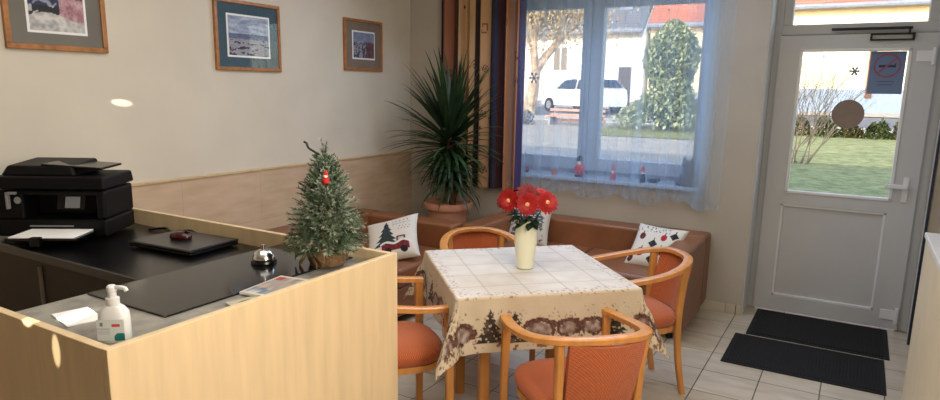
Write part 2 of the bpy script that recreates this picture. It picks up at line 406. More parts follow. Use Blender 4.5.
def art1(u, v):
    n = nz(u * 6, v * 6, 1) * .5 + nz(u * 15, v * 15, 2) * .3
    if v < .28 + .08 * sin(u * 5): c = mixc((.45, .45, .48), (.84, .83, .81), min(1, max(0, .75 + 1.2 * n)))
    elif u > .55 and v < .66: c = mixc((.62, .42, .46), (.80, .68, .70), .5 + 1.4 * n + .5 * nz(u * 30, v * 30, 3))
    elif v < .5: c = (.18, .19, .20) if n < .05 else (.72, .72, .72)
    else: c = (.2, .24, .36) if n < .1 else (.6, .62, .68)
    return c
def art2(u, v):
    n = nz(u * 4, v * 14, 3) * .6 + nz(u * 18, v * 22, 4) * .35
    if v > .55: c = mixc((.50, .55, .66), (.76, .78, .82), .5 + 1.1 * n)
    elif v > .42: c = mixc((.30, .34, .46), (.45, .48, .58), .5 + n)
    else: c = (.22, .20, .25) if n > .12 else mixc((.55, .54, .58), (.72, .71, .73), .5 + n)
    return c
def art3(u, v):
    n = nz(u * 7, v * 7, 6) * .5 + nz(u * 18, v * 18, 7) * .4
    if v > .62: c = mixc((.42, .47, .60), (.6, .63, .72), .5 + n)
    elif u > .6: c = mixc((.30, .22, .26), (.55, .38, .38), .5 + n)
    else: c = (.28, .31, .42) if n < 0 else (.62, .60, .63)
    return c
picture(-3.372, 2.005, .50, .50, (.44, .42, .385), art1, .27, .25, 'oak framed winter street picture with a grey mat above the printer', 0, -.03, .026)
picture(-2.149, 1.915, .545, .445, (.22, .31, .35), art2, .335, .25, 'oak framed landscape picture with a dark teal mat, middle of the wall', 0, .0)
picture(-.968, 1.932, .476, .402, (.50, .44, .39), art3, .26, .20, 'small oak framed picture with a brown mat nearest the curtain', 0, .0, .02)

# ------------------------------------------------------------------ reception counter + desk
ctr = empty('reception_counter', (2.375, -3.38, 0), 0, 'light maple reception counter with black glass top around the work desk', 'counter')
def cb(name, m, *bx, bevel=.002):
    b = MB()
    for q in bx: b.box(q[0] - 2.375, q[1] - 2.375, q[2] + 3.38, q[3] + 3.38, q[4], q[5])
    return b.build(name, m, ctr, bevel=bevel)
cb('side_panel', m_maple, (2.352, 2.375, -4.48, -3.38, 0, 1.0))
cb('front_panel', m_maple, (1.2, 2.352, -4.48, -4.457, 0, .999))
cb('rear_panel', m_maple, (.236, 2.352, -3.402, -3.38, 0, .999))
cb('worktop', m_grey, (1.80, 2.352, -4.457, -3.402, .935, .96))
cb('glass_pad', m_gloss, (1.815, 2.195, -4.21, -3.42, .96, .966))
cb('support_panel', m_dark, (1.82, 1.84, -4.45, -3.99, 0, .935))
dk = empty('work_desk', (1.0, -3.97, 0), 0, 'long black topped work desk carrying the printer and laptop', 'desk')
MB().box(-.76, .795, .005, .565, .90, .93).build('desktop', m_black, dk, bevel=.004)
MB().box(-.76, .795, .03, .05, .05, .90).build('modesty_panel', m_dark, dk)
for xx in (-.755, .77): MB().box(xx, xx + .02, .05, .56, 0, .90).build('side_support', m_dark, dk)
MB().box(-.01, -.0, .018, .03, .62, .86).build('vertical_trim', mat('trim_grey', (.42, .37, .32), .5), dk)
MB().box(-.76, .795, -.004, .005, .897, .931).build('edge_strip', mat('edge_grey', (.20, .20, .21), .35), dk, bevel=.003)

# printer (front faces local -Y)
pr = empty('printer', (1.04, -3.68, .93), radians(34), 'black multifunction printer with paper on its tray at the left of the desk', 'printer')
W = .46; D = .27
b = MB(); b.box(-W, 0, 0, D, .012, .085); b.box(-W, -.34, 0, D, .085, .20); b.box(-.04, 0, 0, D, .085, .20); b.box(-.34, -.04, .10, D, .085, .20); b.box(-W, 0, 0, D, .185, .205)
b.build('body', m_bplast, pr, bevel=.010)
MB().hexa([(-W - .005, -.012, .212), (.008, -.012, .212), (.008, D + .005, .212), (-W - .005, D + .005, .212), (-W, -.004, .262), (.002, -.004, .262), (.002, D, .262), (-W, D, .262)]).build('scanner_lid', m_bplast, pr, bevel=.008)
fd = MB(); fd.hexa([(-W + .02, .03, .262), (-.13, .03, .262), (-.13, D, .262), (-W + .02, D, .262), (-W + .04, .05, .302), (-.15, .05, .302), (-.15, D, .315), (-W + .04, D, .315)])
fdo = fd.build('document_feeder', m_bplast, pr, bevel=.008)
MB().hexa([(-.28, .05, .300), (-.03, .05, .285), (-.03, D - .02, .285), (-.28, D - .02, .300), (-.28, .05, .31), (-.03, .05, .295), (-.03, D - .02, .295), (-.28, D - .02, .31)]).build('feeder_tray', m_bplast2, pr, bevel=.004)
MB().hexa([(-.20, -.006, .128), (-.085, -.006, .128), (-.085, .012, .128), (-.20, .012, .128), (-.20, .012, .188), (-.085, .012, .188), (-.085, .03, .188), (-.20, .03, .188)]).build('control_panel', m_bplast2, pr, bevel=.003)
MB().hexa([(-.165, -.0085, .135), (-.105, -.0085, .135), (-.105, .005, .135), (-.165, .005, .135), (-.165, .0065, .18), (-.105, .0065, .18), (-.105, .012, .18), (-.165, .012, .18)]).build('screen', mat('lcd_grey', (.42, .43, .44), .25), pr, label='small grey screen')
MB().box(-.33, -.045, -.17, .10, .030, .040).box(-.22, -.18, -.19, -.165, .012, .048).build('paper_tray', m_bplast2, pr, bevel=.003)
MB().box(-.315, -.06, -.165, .08, .041, .045).build('paper', m_paper, pr, label='white sheet')
MB().box(-.32, -.14, -.004, .0, .055, .060).build('trim_line', m_gplast, pr)
e = MB().lathe([(.014, 0), (.014, .004)], 20).build('emblem', m_gplast, pr); e.location = (-.36, -.001, .165); e.rotation_euler = (radians(90), 0, 0)
MB().box(-.36, -.40, -.02, .0, .19, .20).box(-.40, -.39, -.02, 0, .13, .20).build('usb_bracket', m_gplast, pr, bevel=.002)

pr.scale = (1, 1, 1.04)
lp = empty('laptop', (1.41, -3.575, .93), radians(4), 'closed black laptop lying on the desk under the mouse', 'laptop')
MB().box(-.18, .18, -.125, .125, .006, .018).build('base', m_bplast, lp, bevel=.004)
MB().box(-.182, .182, -.127, .127, .0195, .030).build('lid', mat('laptop_lid', (.10, .10, .105), .28, var=.1), lp, bevel=.005)
for sx in (-.15, .15):
    for sy in (-.1, .1): MB().lathe([(.008, 0), (.008, .007)], 10, (sx, sy, 0)).build('foot', m_bplast2, lp)
ms = empty('computer_mouse', (1.39, -3.575, .960), radians(-70), 'small dark red computer mouse lying on the laptop lid', 'mouse')
MB().ball((0, 0, .010), (.030, .050, .022), 18, 10).build('shell', mat('dark_red_plastic', (.20, .05, .06), .22), ms, smooth=True)
MB().box(-.0015, .0015, .01, .045, .028, .032).build('button_gap', m_bplast2, ms)
MB().tube([(-.004, .028, .030), (.004, .028, .030)], .007, 10).build('scroll_wheel', m_bplast2, ms)
cbl = MB().tube(catmull([(1.02, -3.475, .936), (1.09, -3.44, .945), (1.16, -3.455, .938), (1.24, -3.42, .948), (1.31, -3.43, .94), (1.36, -3.415, .937)], 6), .006, 8).build('power_cable', m_bplast2, smooth=True)
tag(cbl, 'black cable lying behind the closed laptop', 'cable')

bl = empty('call_bell', (1.985, -3.665, .966), 0, 'chrome reception bell on a black base beside the tree', 'bell')
MB().lathe([(.044, 0), (.046, .004), (.044, .012), (.034, .016)], 32).build('base', m_bplast2, bl, smooth=True)
MB().lathe([(.037, .014), (.040, .018), (.039, .026), (.031, .040), (.018, .049), (.004, .052)], 32).build('dome', m_chrome, bl, smooth=True)
MB().lathe([(.005, .052), (.005, .060), (.009, .061), (.009, .066), (.004, .068)], 14).build('button', m_chrome, bl, smooth=True)

sn = empty('hand_sanitizer', (2.235, -4.375, .96), radians(35), 'white pump bottle of hand sanitizer at the counter corner', 'bottle')
def sup(rx, ry, z, n=28): return [(rx * math.copysign(abs(cos(2 * pi * j / n)) ** .7, cos(2 * pi * j / n)), ry * math.copysign(abs(sin(2 * pi * j / n)) ** .7, sin(2 * pi * j / n)), z) for j in range(n)]
def loft(rings):
    b = MB(); n = len(rings[0]); vs = [p for r in rings for p in r]; m = len(rings)
    b.add(vs, [(i * n + j, i * n + (j + 1) % n, (i + 1) * n + (j + 1) % n, (i + 1) * n + j) for i in range(m - 1) for j in range(n)] + [tuple(reversed(range(n))), tuple((m - 1) * n + j for j in range(n))]); return b
m_bot = mat('white_bottle_plastic', (.86, .86, .85), .3, var=.02)
loft([sup(.034, .022, 0), sup(.037, .024, .004), sup(.037, .024, .055), sup(.035, .023, .075), sup(.026, .018, .088), sup(.016, .015, .094)]).build('bottle', m_bot, sn, smooth=True)
def lab(u, v):
    c = (.80, .82, .81)
    if .55 < u < .85 and .66 < v < .80: c = (.78, .25, .20)
    if u > .62 and v < .36 and hypot((u - .85) * 1.2, v - .12) < .27: c = (.10, .45, .42)
    if .12 < u < .24 and .68 < v < .86: c = (.45, .48, .50)
    if u < .5 and .3 < v < .6 and int(v * 26) % 2 == 0: c = (.62, .64, .66)
    return c
MB().grid(lambda u, v: (-.033 + .066 * u, -.0245 - .0015 * sin(pi * u), .008 + .055 * v), 44, 40, lab).build('label', m_vcgl, sn, smooth=True, label='printed label with red and green marks')
p = MB(); p.lathe([(.014, .092), (.016, .095), (.016, .112), (.010, .114), (.010, .128), (.012, .130), (.012, .141), (.008, .145)], 20)
p.tube(catmull([(0, 0, .138), (.018, -.004, .140), (.034, -.008, .139), (.040, -.01, .132)], 4), .0055, 8)
p.build('pump', m_white, sn, smooth=True)

cd = MB().box(-.068, .068, -.046, .046, 0, .003).build('paper_card', m_paper); cd.location = (1.99, -4.335, .9605); cd.rotation_euler = (0, 0, radians(-12))
tag(cd, 'blank white card lying on the counter left of the sanitizer', 'card')
def mag(loc, rz, w, h, fn, label, t=.006):
    r = empty('brochure', loc, rz, label, 'brochure', 'brochures by the tree')
    MB().box(-w / 2, w / 2, -h / 2, h / 2, 0, t).build('pages', m_paper, r)
    MB().grid(lambda u, v: (-w / 2 + w * u, -h / 2 + h * v, t + .0008), 40, 40, fn).build('cover', m_vcgl, r)
    return r
def cov1(u, v):
    n = nz(u * 6, v * 6, 11)
    if u < .06 or u > .94 or v < .06 or v > .94: return (.80, .77, .73)
    if v > .75 and u < .35: return (.62, .24, .22)
    return mixc((.52, .52, .54), (.70, .62, .55), .5 + n) if v > .3 else mixc((.35, .40, .5), (.75, .74, .72), .5 + n)
def cov2(u, v):
    n = nz(u * 7, v * 7, 13)
    if hypot(u - .55, v - .45) < .3: return mixc((.20, .30, .16), (.42, .50, .28), .5 + n)
    return (.72, .70, .62)
mag((2.245, -3.855, .966), radians(8), .11, .20, cov1, 'glossy brochure with a grey and red cover under the tree edge')
mag((2.285, -3.985, .961), radians(-12), .075, .13, cov2, 'small pale leaflet with a green picture nearest the sanitizer', .004)

# ------------------------------------------------------------------ tabletop christmas tree
tr = empty('christmas_tree', (2.178, -3.54, .966), 0, 'small frosted artificial Christmas tree in burlap on the counter', 'tree')
def frost():
    m, nt, b = nodes('frosted_needles')
    a = nt.nodes.new('ShaderNodeVertexColor'); a.layer_name = 'Col'
    nt.links.new(a.outputs[0], b.inputs['Base Color']); b.inputs['Roughness'].default_value = .7; return m
m_frost = frost()
fo = MB(); fo.ca = (.3, .4, .25)
def tuft(p, d, L, rr):
    d = d.normalized(); s = d.cross(Vector((0, 0, 1)) if abs(d.z) < .9 else Vector((1, 0, 0))).normalized(); t = d.cross(s)
    k = rr.random(); tint = rr.random()
    for i in range(28):
        f = i / 28; a = rr.random() * 6.28; o = p + d * L * f
        nd = (d * .75 + (s * cos(a) + t * sin(a)) * .85).normalized(); l = L * .42 * (1.1 - .5 * f); q = o + nd * l
        w = nd.cross(d).normalized() * .0022
        base = mixc((.09, .15, .08), (.22, .31, .17), tint); tip = mixc((.22, .31, .18), (.90, .93, .84), min(1, max(0, k * 1.25 - .25) * .8 + rr.random() * .35))
        fo.add([o - w, o + w, q], [(0, 1, 2)], 0, [base, base, tip])
rr = random.Random(3)
for i in range(330):
    z = .07 + .30 * (i / 330) ** 1.1; rad = .130 * (1 - (z - .085) / .35) ** 1.15 + .004
    if z < .14: rad *= .86
    a = i * 2.399; el = .2 + .9 * (z - .085) / .31
    k = .35 + .65 * rr.random() ** .5
    d = Vector((cos(a) * cos(el), sin(a) * cos(el), sin(el) * .9 - (.25 if z < .2 else 0)))
    tuft(Vector((cos(a) * rad * k * .75, sin(a) * rad * k * .75, z)), d, (.055 + .028 * rr.random()) * (1.15 - .55 * i / 330), rr)
for i in range(6): tuft(Vector((0, 0, .345 + .012 * i)), Vector((.25 * cos(i * 2), .25 * sin(i * 2), 1)), .05, rr)
fo.build('foliage', m_frost, tr)
MB().tube([(0, 0, .0), (0, 0, .38)], [.012, .004], 8).build('trunk', m_bark, tr)
MB().lathe([(.062, 0), (.070, .03), (.066, .055), (.045, .085), (.055, .11)], 28, wob=lambda q, z: 1 + .07 * sin(q * 9 + z * 60)).build('burlap_wrap', m_burlap, tr, smooth=True)
w = MB()
for s, a in ((-1, .3), (1, .25)):
    w.grid(lambda u, v: (.064 * cos(-1.9) + s * .012 + s * .06 * u, -.068 - .012 * sin(pi * u), .058 + (v - .5) * .036 * (.4 + u) - .02 * u * u + .0), 8, 6)
    w.grid(lambda u, v: (-.02 + s * (.008 + .035 * u), -.074 - .004 * u, .05 - .045 * u + (v - .5) * .022), 8, 4)
w.build('burlap_bow', m_burlap, tr, smooth=True, solid=.003)
pk = MB().tube(catmull([(2.16, -3.545, 1.36), (2.135, -3.555, 1.375), (2.120, -3.56, 1.385), (2.112, -3.56, 1.40), (2.10, -3.56, 1.405)], 4), .004, 8).tube([(2.175, -3.545, 1.36), (2.205, -3.56, 1.345)], .0035, 6).build('light_wire', mat('dark_green_wire', (.05, .06, .05), .5), smooth=True)
tag(pk, 'dark wire end of a light string sticking out of the tree top', 'wire')
st = empty('santa_ornament', (2.225, -3.588, 1.268), radians(25), 'tiny red and white santa ornament hanging on the tree', 'ornament')
MB().lathe([(.004, 0), (.012, .003), (.013, .015), (.008, .024)], 14).build('coat', m_cloth_red, st, smooth=True)
MB().ball((0, -.002, .027), .008, 12, 8).build('beard', m_paper, st, smooth=True)
MB().lathe([(.009, .030), (.007, .038), (.002, .048)], 12).build('hat', m_cloth_red, st, smooth=True)

# ------------------------------------------------------------------ table, cloth, vase
TC = Vector((2.46, -2.475, 0)); TA = radians(-46.5)   # local axes follow the table edges
tb = empty('dining_table', TC, TA, 'square honey wood dining table hidden under the printed cloth', 'table')
MB().box(-.4, .4, -.4, .4, .715, .742).build('tabletop', m_orange, tb, bevel=.004)
MB().box(-.26, .26, -.26, -.24, .63, .715).box(-.26, .26, .24, .26, .63, .715).box(-.26, -.24, -.24, .24, .63, .715).box(.24, .26, -.24, .24, .63, .715).build('apron', m_orange, tb)
for sx in (-1, 1):
    for sy in (-1, 1):
        MB().tube([(sx * .255, sy * .255, .715), (sx * .255, sy * .255, 0)], .02, sq=(.05, .05), up=(0, 1, 0)).build('leg', m_orange, tb)
H = .405; CL = .655; ZT = .748
def drape(u, v):
    x, y = (u * 2 - 1) * CL, (v * 2 - 1) * CL
    a, b2 = max(0, abs(x) - H), max(0, abs(y) - H); sx, sy = math.copysign(1, x), math.copysign(1, y)
    if a == 0 and b2 == 0: return (x, y, ZT + .0012 * nz(x * 9, y * 9))
    r = hypot(a, b2); th = math.atan2(b2, a) if (a and b2) else (0 if a else pi / 2)
    e = .012
    along = y if not b2 else x
    ripple = (.018 * sin(along * 13 + (1 if a else 4)) + .012 * sin(along * 29 + 2)) * min(1, r / .2)
    flare = .05 + .44 * sin(2 * th) ** 2 * min(1, r / .12) if (a and b2) else .04
    if not (a and b2):
        edge = (H - abs(along)); flare += .05 * exp(-edge / .05)
    out = min(r, e) + max(0, r - e) * sin(flare) + (ripple * .35 + .004 if not (a and b2) else .006 + .012 * sin(th * 6) * min(1, r / .2))
    z = ZT - max(0, r - e * .6) * cos(flare)
    cx, cy = max(-H, min(H, x)), max(-H, min(H, y))
    return (cx + sx * cos(th) * out, cy + sy * sin(th) * out, z)
rc = random.Random(11)
trees = []; arches = []
for side in range(4):
    s = -.56
    while s < .58:
        k = rc.random()
        if k < .45: trees.append((side, s, .625 - rc.random() * .02, .05 + .035 * rc.random(), .10 + .06 * rc.random()))
        else: arches.append((side, s, .57, .07 + .02 * rc.random()))
        s += .105 + .05 * rc.random()
def clothcol(u, v):
    x, y = (u * 2 - 1) * CL, (v * 2 - 1) * CL
    base = (.80, .74, .645)
    n1 = nz(x * 40, y * 40, 1); n2 = nz(x * 90, y * 90, 5); n3 = nz(x * 14, y * 14, 9)
    d = max(abs(x), abs(y)); c = mixc(base, (.74, .67, .565), .5 + .5 * n3)
    ink = (.26, .16, .12)
    ax, ay = abs(x), abs(y)
    if d < .41:
        c = mixc((.83, .81, .79), (.78, .75, .72), .5 + .6 * n3)  # top painted paler and cooler: bluish window sheen put into the colour
        for g in (-.27, -.09, .09, .27):
            if abs(x - g) < .0045 or abs(y - g) < .0045: c = mixc(c, (.60, .54, .49), .35)  # shade of the fold creases drawn as darker lines
    if .355 < d < .425 and n2 + .4 * n1 > .28 + abs(d - .39) * 5: c = mixc(c, (.48, .32, .25), .6)
    # side coordinate
    side = (0 if x > 0 else 1) if ax > ay else (2 if y > 0 else 3); s = y if ax > ay else x
    for (sd, s0, d0, w, h) in trees:
        if sd == side and abs(s - s0) < w and d0 - h < d < d0:
            k = (d - (d0 - h)) / h; tooth = .55 + .45 * ((k * 5) % 1)
            if abs(s - s0) < w * k * tooth + .002 and n2 > -.35: c = mixc((.17, .13, .11), (.3, .24, .19), .5 + n1)
    for (sd, s0, d0, w) in arches:
        if sd == side and hypot((s - s0), (d - d0) * 1.6) < w * 1.1:
            q = hypot(s - s0 + .012 * n3, (d - d0) * 1.5 + .02 * n1) / w
            if (.60 < q + .3 * n1 + .12 * n2 < .98) and (d < d0 + .02 or n1 > 0): c = mixc((.27, .17, .14), (.46, .32, .26), .5 + n2)
            elif q < .65: c = mixc((.66, .60, .56), (.45, .36, .33), .5 + 1.2 * n1)
    if d > .60 and n1 + .4 * n2 > .30: c = mixc(c, (.40, .28, .2), .8)
    if .47 < d < .6 and n1 * .5 + n2 * .8 > .40: c = mixc(c, (.42, .30, .24), .6)
    if ax > .43 and ay > .43:
        if nz(x * 60, y * 60, 3) > .18: c = mixc(c, (.42, .29, .23), .6)
    return c
tcl = MB().grid(drape, 300, 300, clothcol).build('tablecloth', m_vcfab, smooth=True, auto=0)
tcl.location = (TC.x, TC.y, 0); tcl.rotation_euler = (0, 0, TA)
tag(tcl, 'cream tablecloth printed with brown winter scenes draped over the table', 'tablecloth')

VP = Vector((2.47, -2.48, .7505))
vs = empty('flower_vase', VP, 0, 'tall cream ceramic vase on the table holding red flowers', 'vase')
MB().lathe([(.030, 0), (.034, .003), (.040, .05), (.047, .11), (.047, .14), (.041, .175), (.034, .195), (.036, .203), (.032, .203), (.030, .19), (.030, .15)], 36, cap=False).lathe([(.030, .001), (.02, .0)], 36).build('body', m_vase, vs, smooth=True)
vs.scale = (1.16, 1.16, 1.16)
heads = [(x * 1.22 - .018, y * 1.2, z * 1.14 + .036, k) for x, y, z, k in [(-.035, -.055, .262, 0), (.045, -.060, .255, 0), (-.085, .0, .255, 1), (.105, -.015, .262, 0), (-.02, .03, .29, 1), (.055, .045, .280, 0), (.02, -.01, .285, 1), (-.06, .05, .275, 0)]]
flab = ['red gerbera facing the camera on the left front of the bouquet', 'red gerbera facing the camera at the centre front of the bouquet', 'crimson gerbera at the far left of the bouquet', 'red gerbera at the far right of the bouquet', 'crimson gerbera at the top of the bouquet', 'red gerbera at the rear right of the bouquet', 'crimson gerbera between the two front flowers', 'red gerbera at the rear left of the bouquet']
m_cent = mat('flower_eye', (.85, .62, .42), .7, var=.2, scale=200)
for i, (hx, hy, hz, kd) in enumerate(heads):
    r = empty('gerbera', VP, 0, flab[i], 'flower', 'red gerberas in the vase')
    c = Vector((hx, hy, hz)); d = Vector((hx * 2.2 + .1, hy * 3.2 - .22, .16 if i > 1 else .02)); 
    if i in (4, 5, 7): d = Vector((hx * 3, -.05, .35))
    d = d.normalized()
    q = d.to_track_quat('Z', 'Y').to_matrix().to_4x4()
    b = MB()
    for ring, (L, n, tl) in enumerate(((.056, 20, .12), (.047, 18, .32), (.033, 14, .65))):
        for k in range(n):
            a = 2 * pi * (k + .5 * ring) / n + .1 * R.random(); ca, sa = cos(a), sin(a); L2 = L * (.92 + .16 * R.random()); w = L * .16
            pts = []
            for t, ww in ((.18, .5), (.6, 1.0), (.9, .7), (1, .15)):
                rad = L2 * t; zz = rad * math.tan(tl) * (1 - .35 * t) + .002 * ring
                for s in (-1, 1): pts.append(c + q @ Vector((ca * rad - s * w * ww * sa, sa * rad + s * w * ww * ca, zz)))
            b.add(pts, [(0, 1, 3, 2), (2, 3, 5, 4), (4, 5, 7, 6)])
    b.build('petals', m_redd if kd else m_red, r)
    MB().ball(c + d * .010, (.011, .011, .007), 12, 6, M=q).build('eye', m_cent if i < 4 else m_redd, r, smooth=True)
    k = Vector((hx * .18, hy * .18, .18))
    MB().tube(catmull([(hx * .05, hy * .05, .02), k, c * .6 + k * .4 + Vector((0, 0, .01)), c], 5), .003, 6).build('stem', m_leafdk, r, smooth=True)
    lb = MB()
    for s in range(4):
        a = math.atan2(hy, hx) + (s - 1.5) * .8; p0 = Vector((hx * .3, hy * .3, .235 + .012 * s)); dv = Vector((cos(a), sin(a) - .3, -.28 + .25 * s)).normalized(); side = dv.cross(Vector((0, 0, 1))).normalized()
        vv = []
        for t, ww in ((0, .002), (.3, .018), (.65, .02), (1, .002)):
            pc = p0 + dv * .07 * t - Vector((0, 0, .02 * t * t)); vv += [pc - side * ww, pc + side * ww]
        lb.add(vv, [(0, 1, 3, 2), (2, 3, 5, 4), (4, 5, 7, 6)])
    lb.build('leaf', m_leafdk, r)

# ------------------------------------------------------------------ chairs
def make_chair():
    r = empty('armchair', (0, 0, 0), 0, 'x', 'chair', 'rust armchairs around the table')
    hoop = [(.228, .245, .655), (.239, .16, .660), (.244, .05, .672), (.232, -.08, .692), (.190, -.185, .715), (.128, -.248, .731), (.065, -.274, .738), (0, -.279, .739)]
    hoop = hoop + [(-x, y, z) for x, y, z in reversed(hoop[:-1])]
    MB().tube(catmull(hoop, 6), .02, sq=(.046, .026)).build('arm_rail', m_orange, r, smooth=True)
    for s in (-1, 1):
        MB().tube([(s * .228, .225, .648), (s * .230, .228, .45), (s * .232, .23, 0)], .02, sq=lambda t: (.034 - .006 * t, .042 - .010 * t), up=(0, 1, 0)).build('leg', m_orange, r)
        MB().tube(catmull([(s * .166, -.215, .712), (s * .160, -.203, .55), (s * .158, -.198, .40), (s * .160, -.214, .2), (s * .166, -.250, 0)], 4), .02, sq=lambda t: (.030, .040 - .012 * t), up=(0, 1, 0)).build('leg', m_orange, r, smooth=True)
    def plan(n, e=0.0):
        pts = []
        for j in range(n):
            a = 2 * pi * j / n; ca, sa = cos(a), sin(a)
            x = math.copysign(abs(ca) ** .55, ca); y = math.copysign(abs(sa) ** .55, sa)
            w = (.232 - .030 * (1 - y) / 2) + e; pts.append((x * w, .005 + y * (.225 + e) + (.02 * (1 - x * x) if y > 0 else 0)))
        return pts
    rings = [(.385, -.03), (.40, -.012), (.43, 0), (.452, -.008), (.466, -.035), (.474, -.09), (.478, -.16)]
    b = MB(); n = 40; vv = []
    for z, e in rings: vv += [(x, y, z) for x, y in plan(n, e)]
    m = len(rings)
    b.add(vv, [(i * n + j, i * n + (j + 1) % n, (i + 1) * n + (j + 1) % n, (i + 1) * n + j) for i in range(m - 1) for j in range(n)] + [tuple(reversed(range(n))), tuple((m - 1) * n + j for j in range(n))])
    b.build('seat', m_fab, r, smooth=True, auto=60)
    b = MB(); vv = [(x, y, z) for z in (.362, .392) for x, y in plan(n, -.012)]
    b.add(vv, [(j, (j + 1) % n, n + (j + 1) % n, n + j) for j in range(n)] + [tuple(reversed(range(n))), tuple(n + j for j in range(n))])
    b.build('seat_frame', m_orange, r, smooth=True)
    def bp(off):
        def fn(u, v):
            x = (u - .5) * 2 * (.134 + .014 * v); zz = .455 + .268 * v
            return (x, -.195 - .062 * v - (.055 + .02 * v) * (1 - ((u - .5) * 2) ** 2) * .62 + off * (.7 + .3 * sin(pi * v)), zz)
        return fn
    b = MB(); b.grid(bp(.014), 18, 10); b.grid(bp(-.014), 18, 10)
    nn = 19 * 11
    for i in range(18): b.f += [(i * 11, (i + 1) * 11, nn + (i + 1) * 11, nn + i * 11), (i * 11 + 10, (i + 1) * 11 + 10, nn + (i + 1) * 11 + 10, nn + i * 11 + 10)]; b.mi += [0, 0]
    for j in range(10): b.f += [(j, j + 1, nn + j + 1, nn + j), (18 * 11 + j, 18 * 11 + j + 1, nn + 18 * 11 + j + 1, nn + 18 * 11 + j)]; b.mi += [0, 0]
    b.build('backrest', m_fab, r, smooth=True)
    return r
ch = make_chair()
spots = [((2.93, -2.935), 44.6, 'rust fabric armchair in the foreground with its back to the camera'),
         ((2.02, -2.992), -38, 'rust fabric armchair between the reception counter and the table'),
         ((1.985, -2.007), -135, 'rust fabric armchair behind the table in front of the potted yucca'),
         ((2.832, -1.895), 133.8, 'rust fabric armchair right of the table beside the sofa arm')]
for i, ((px, py), a, lb_) in enumerate(spots):
    o = ch if i == 0 else copy_tree(ch)
    o.location = (px, py, 0); o.rotation_euler = (0, 0, radians(a)); o['label'] = lb_

# ------------------------------------------------------------------ sofas
def sofa(loc, rz, W, D, label, aw=.17, bt=.20, h=.60):
    # local: back along +Y side, front -Y
    r = empty('leather_sofa', loc, rz, label, 'sofa', 'tan leather corner sofas')
    MB().box(-W / 2 + aw, W / 2 - aw, -D / 2, D / 2 - bt, .07, .27).build('base', m_leather, r, bevel=.015, seg=3)
    k = 2; iw = W - 2 * aw
    for i in range(k):
        x0 = -W / 2 + aw + iw * i / k; MB().box(x0 + .002, x0 + iw / k - .002, -D / 2 - .01, D / 2 - bt, .27, .41).build('seat_cushion', m_leather, r, smooth=True, bevel=.03, seg=4)
    MB().box(-W / 2, W / 2, D / 2 - bt, D / 2, .07, h).build('backrest', m_leather, r, smooth=True, bevel=.025, seg=4)
    for s in (-1, 1):
        x0, x1 = sorted((s * W / 2, s * (W / 2 - aw))); MB().box(x0, x1, -D / 2, D / 2 - bt + .01, .05, h - .003).build('armrest', m_leather, r, smooth=True, bevel=.022, seg=4)
    for sx in (-1, 1):
        for sy in (-1, 1): MB().lathe([(.022, 0), (.026, .07)], 14, (sx * (W / 2 - .09), sy * (D / 2 - .07), 0)).build('foot', m_hot, r)
    return r
sofa((2.118, -.715, 0), 0, 1.665, .79, 'tan leather sofa under the window with the ornament print pillow')
sofa((.755, -1.88, 0), radians(90), 1.68, 1.0, 'tan leather sofa along the left wall behind the counter')

def pillow(loc, rotm, s, fn, label, t=.06, res=96):
    def sh(sgn):
        def f(u, v):
            x, y = u * 2 - 1, v * 2 - 1
            pinch = 1 - .09 * (1 - x * x) * 1 ; pinch2 = 1 - .09 * (1 - y * y)
            th = t * ((1 - x ** 4) * (1 - y ** 4)) ** .5
            return (x * s / 2 * pinch2 if True else 0, sgn * th * -1, y * s / 2 * pinch)
        return f
    r = MB(); r.grid(sh(1), res, res, fn); r.grid(sh(-1), 24, 24, lambda u, v: (.82, .80, .76))
    o = r.build('throw_pillow', m_vcfab, smooth=True, auto=0); o.matrix_world = T(*loc) @ rotm
    return tag(o, label, 'pillow', 'throw pillows on the sofas')
def pil_tree(u, v):
    x, y = u * 2 - 1, v * 2 - 1; c = (.84, .81, .77); n = nz(u * 30, v * 30, 2)
    tx, k = x + .15, (y + .45) / 1.2
    if 0 < k < 1 and abs(tx) < .50 * (1 - k) * (.55 + .45 * (1 - (k * 5) % 1)) + .02: c = mixc((.10, .13, .14), (.25, .30, .30), .5 + n)
    if abs(tx) < .04 and -.6 < y < -.4: c = (.2, .15, .12)
    # little red truck
    if -.72 < y < -.38 and -.35 < x < .75: c = (.42, .12, .14) if n < .25 else (.55, .2, .2)
    if -.40 < y < -.10 and .25 < x < .62: c = (.36, .10, .12)
    if -.32 < y < -.16 and .32 < x < .56: c = (.75, .74, .72)
    for wx in (-.1, .52):
        if hypot(x - wx, y + .72) < .14: c = (.12, .11, .12)
    if abs(y + .36 + .06 * sin(x * 9)) < .05 and -.4 < x < .85: c = (.86, .85, .83)
    if .45 < y < .75 and .1 < x < .8 and sin(x * 42 + 6 * sin(y * 17)) * sin(y * 26) > .55: c = (.25, .25, .28)
    if .2 < y < .4 and .35 < x < .8 and sin(x * 50 + 4 * sin(y * 20)) * sin(y * 30) > .6: c = (.25, .25, .28)
    return c
balls = [(-.05, .0, .17, 0), (.32, .36, .13, 1), (.70, .50, .15, 0), (-.60, .30, .13, 2), (-.45, -.45, .16, 1), (.35, -.30, .15, 2), (.05, -.72, .14, 0), (-.78, -.75, .12, 2), (.75, -.1, .12, 1), (.72, -.7, .14, 0)]
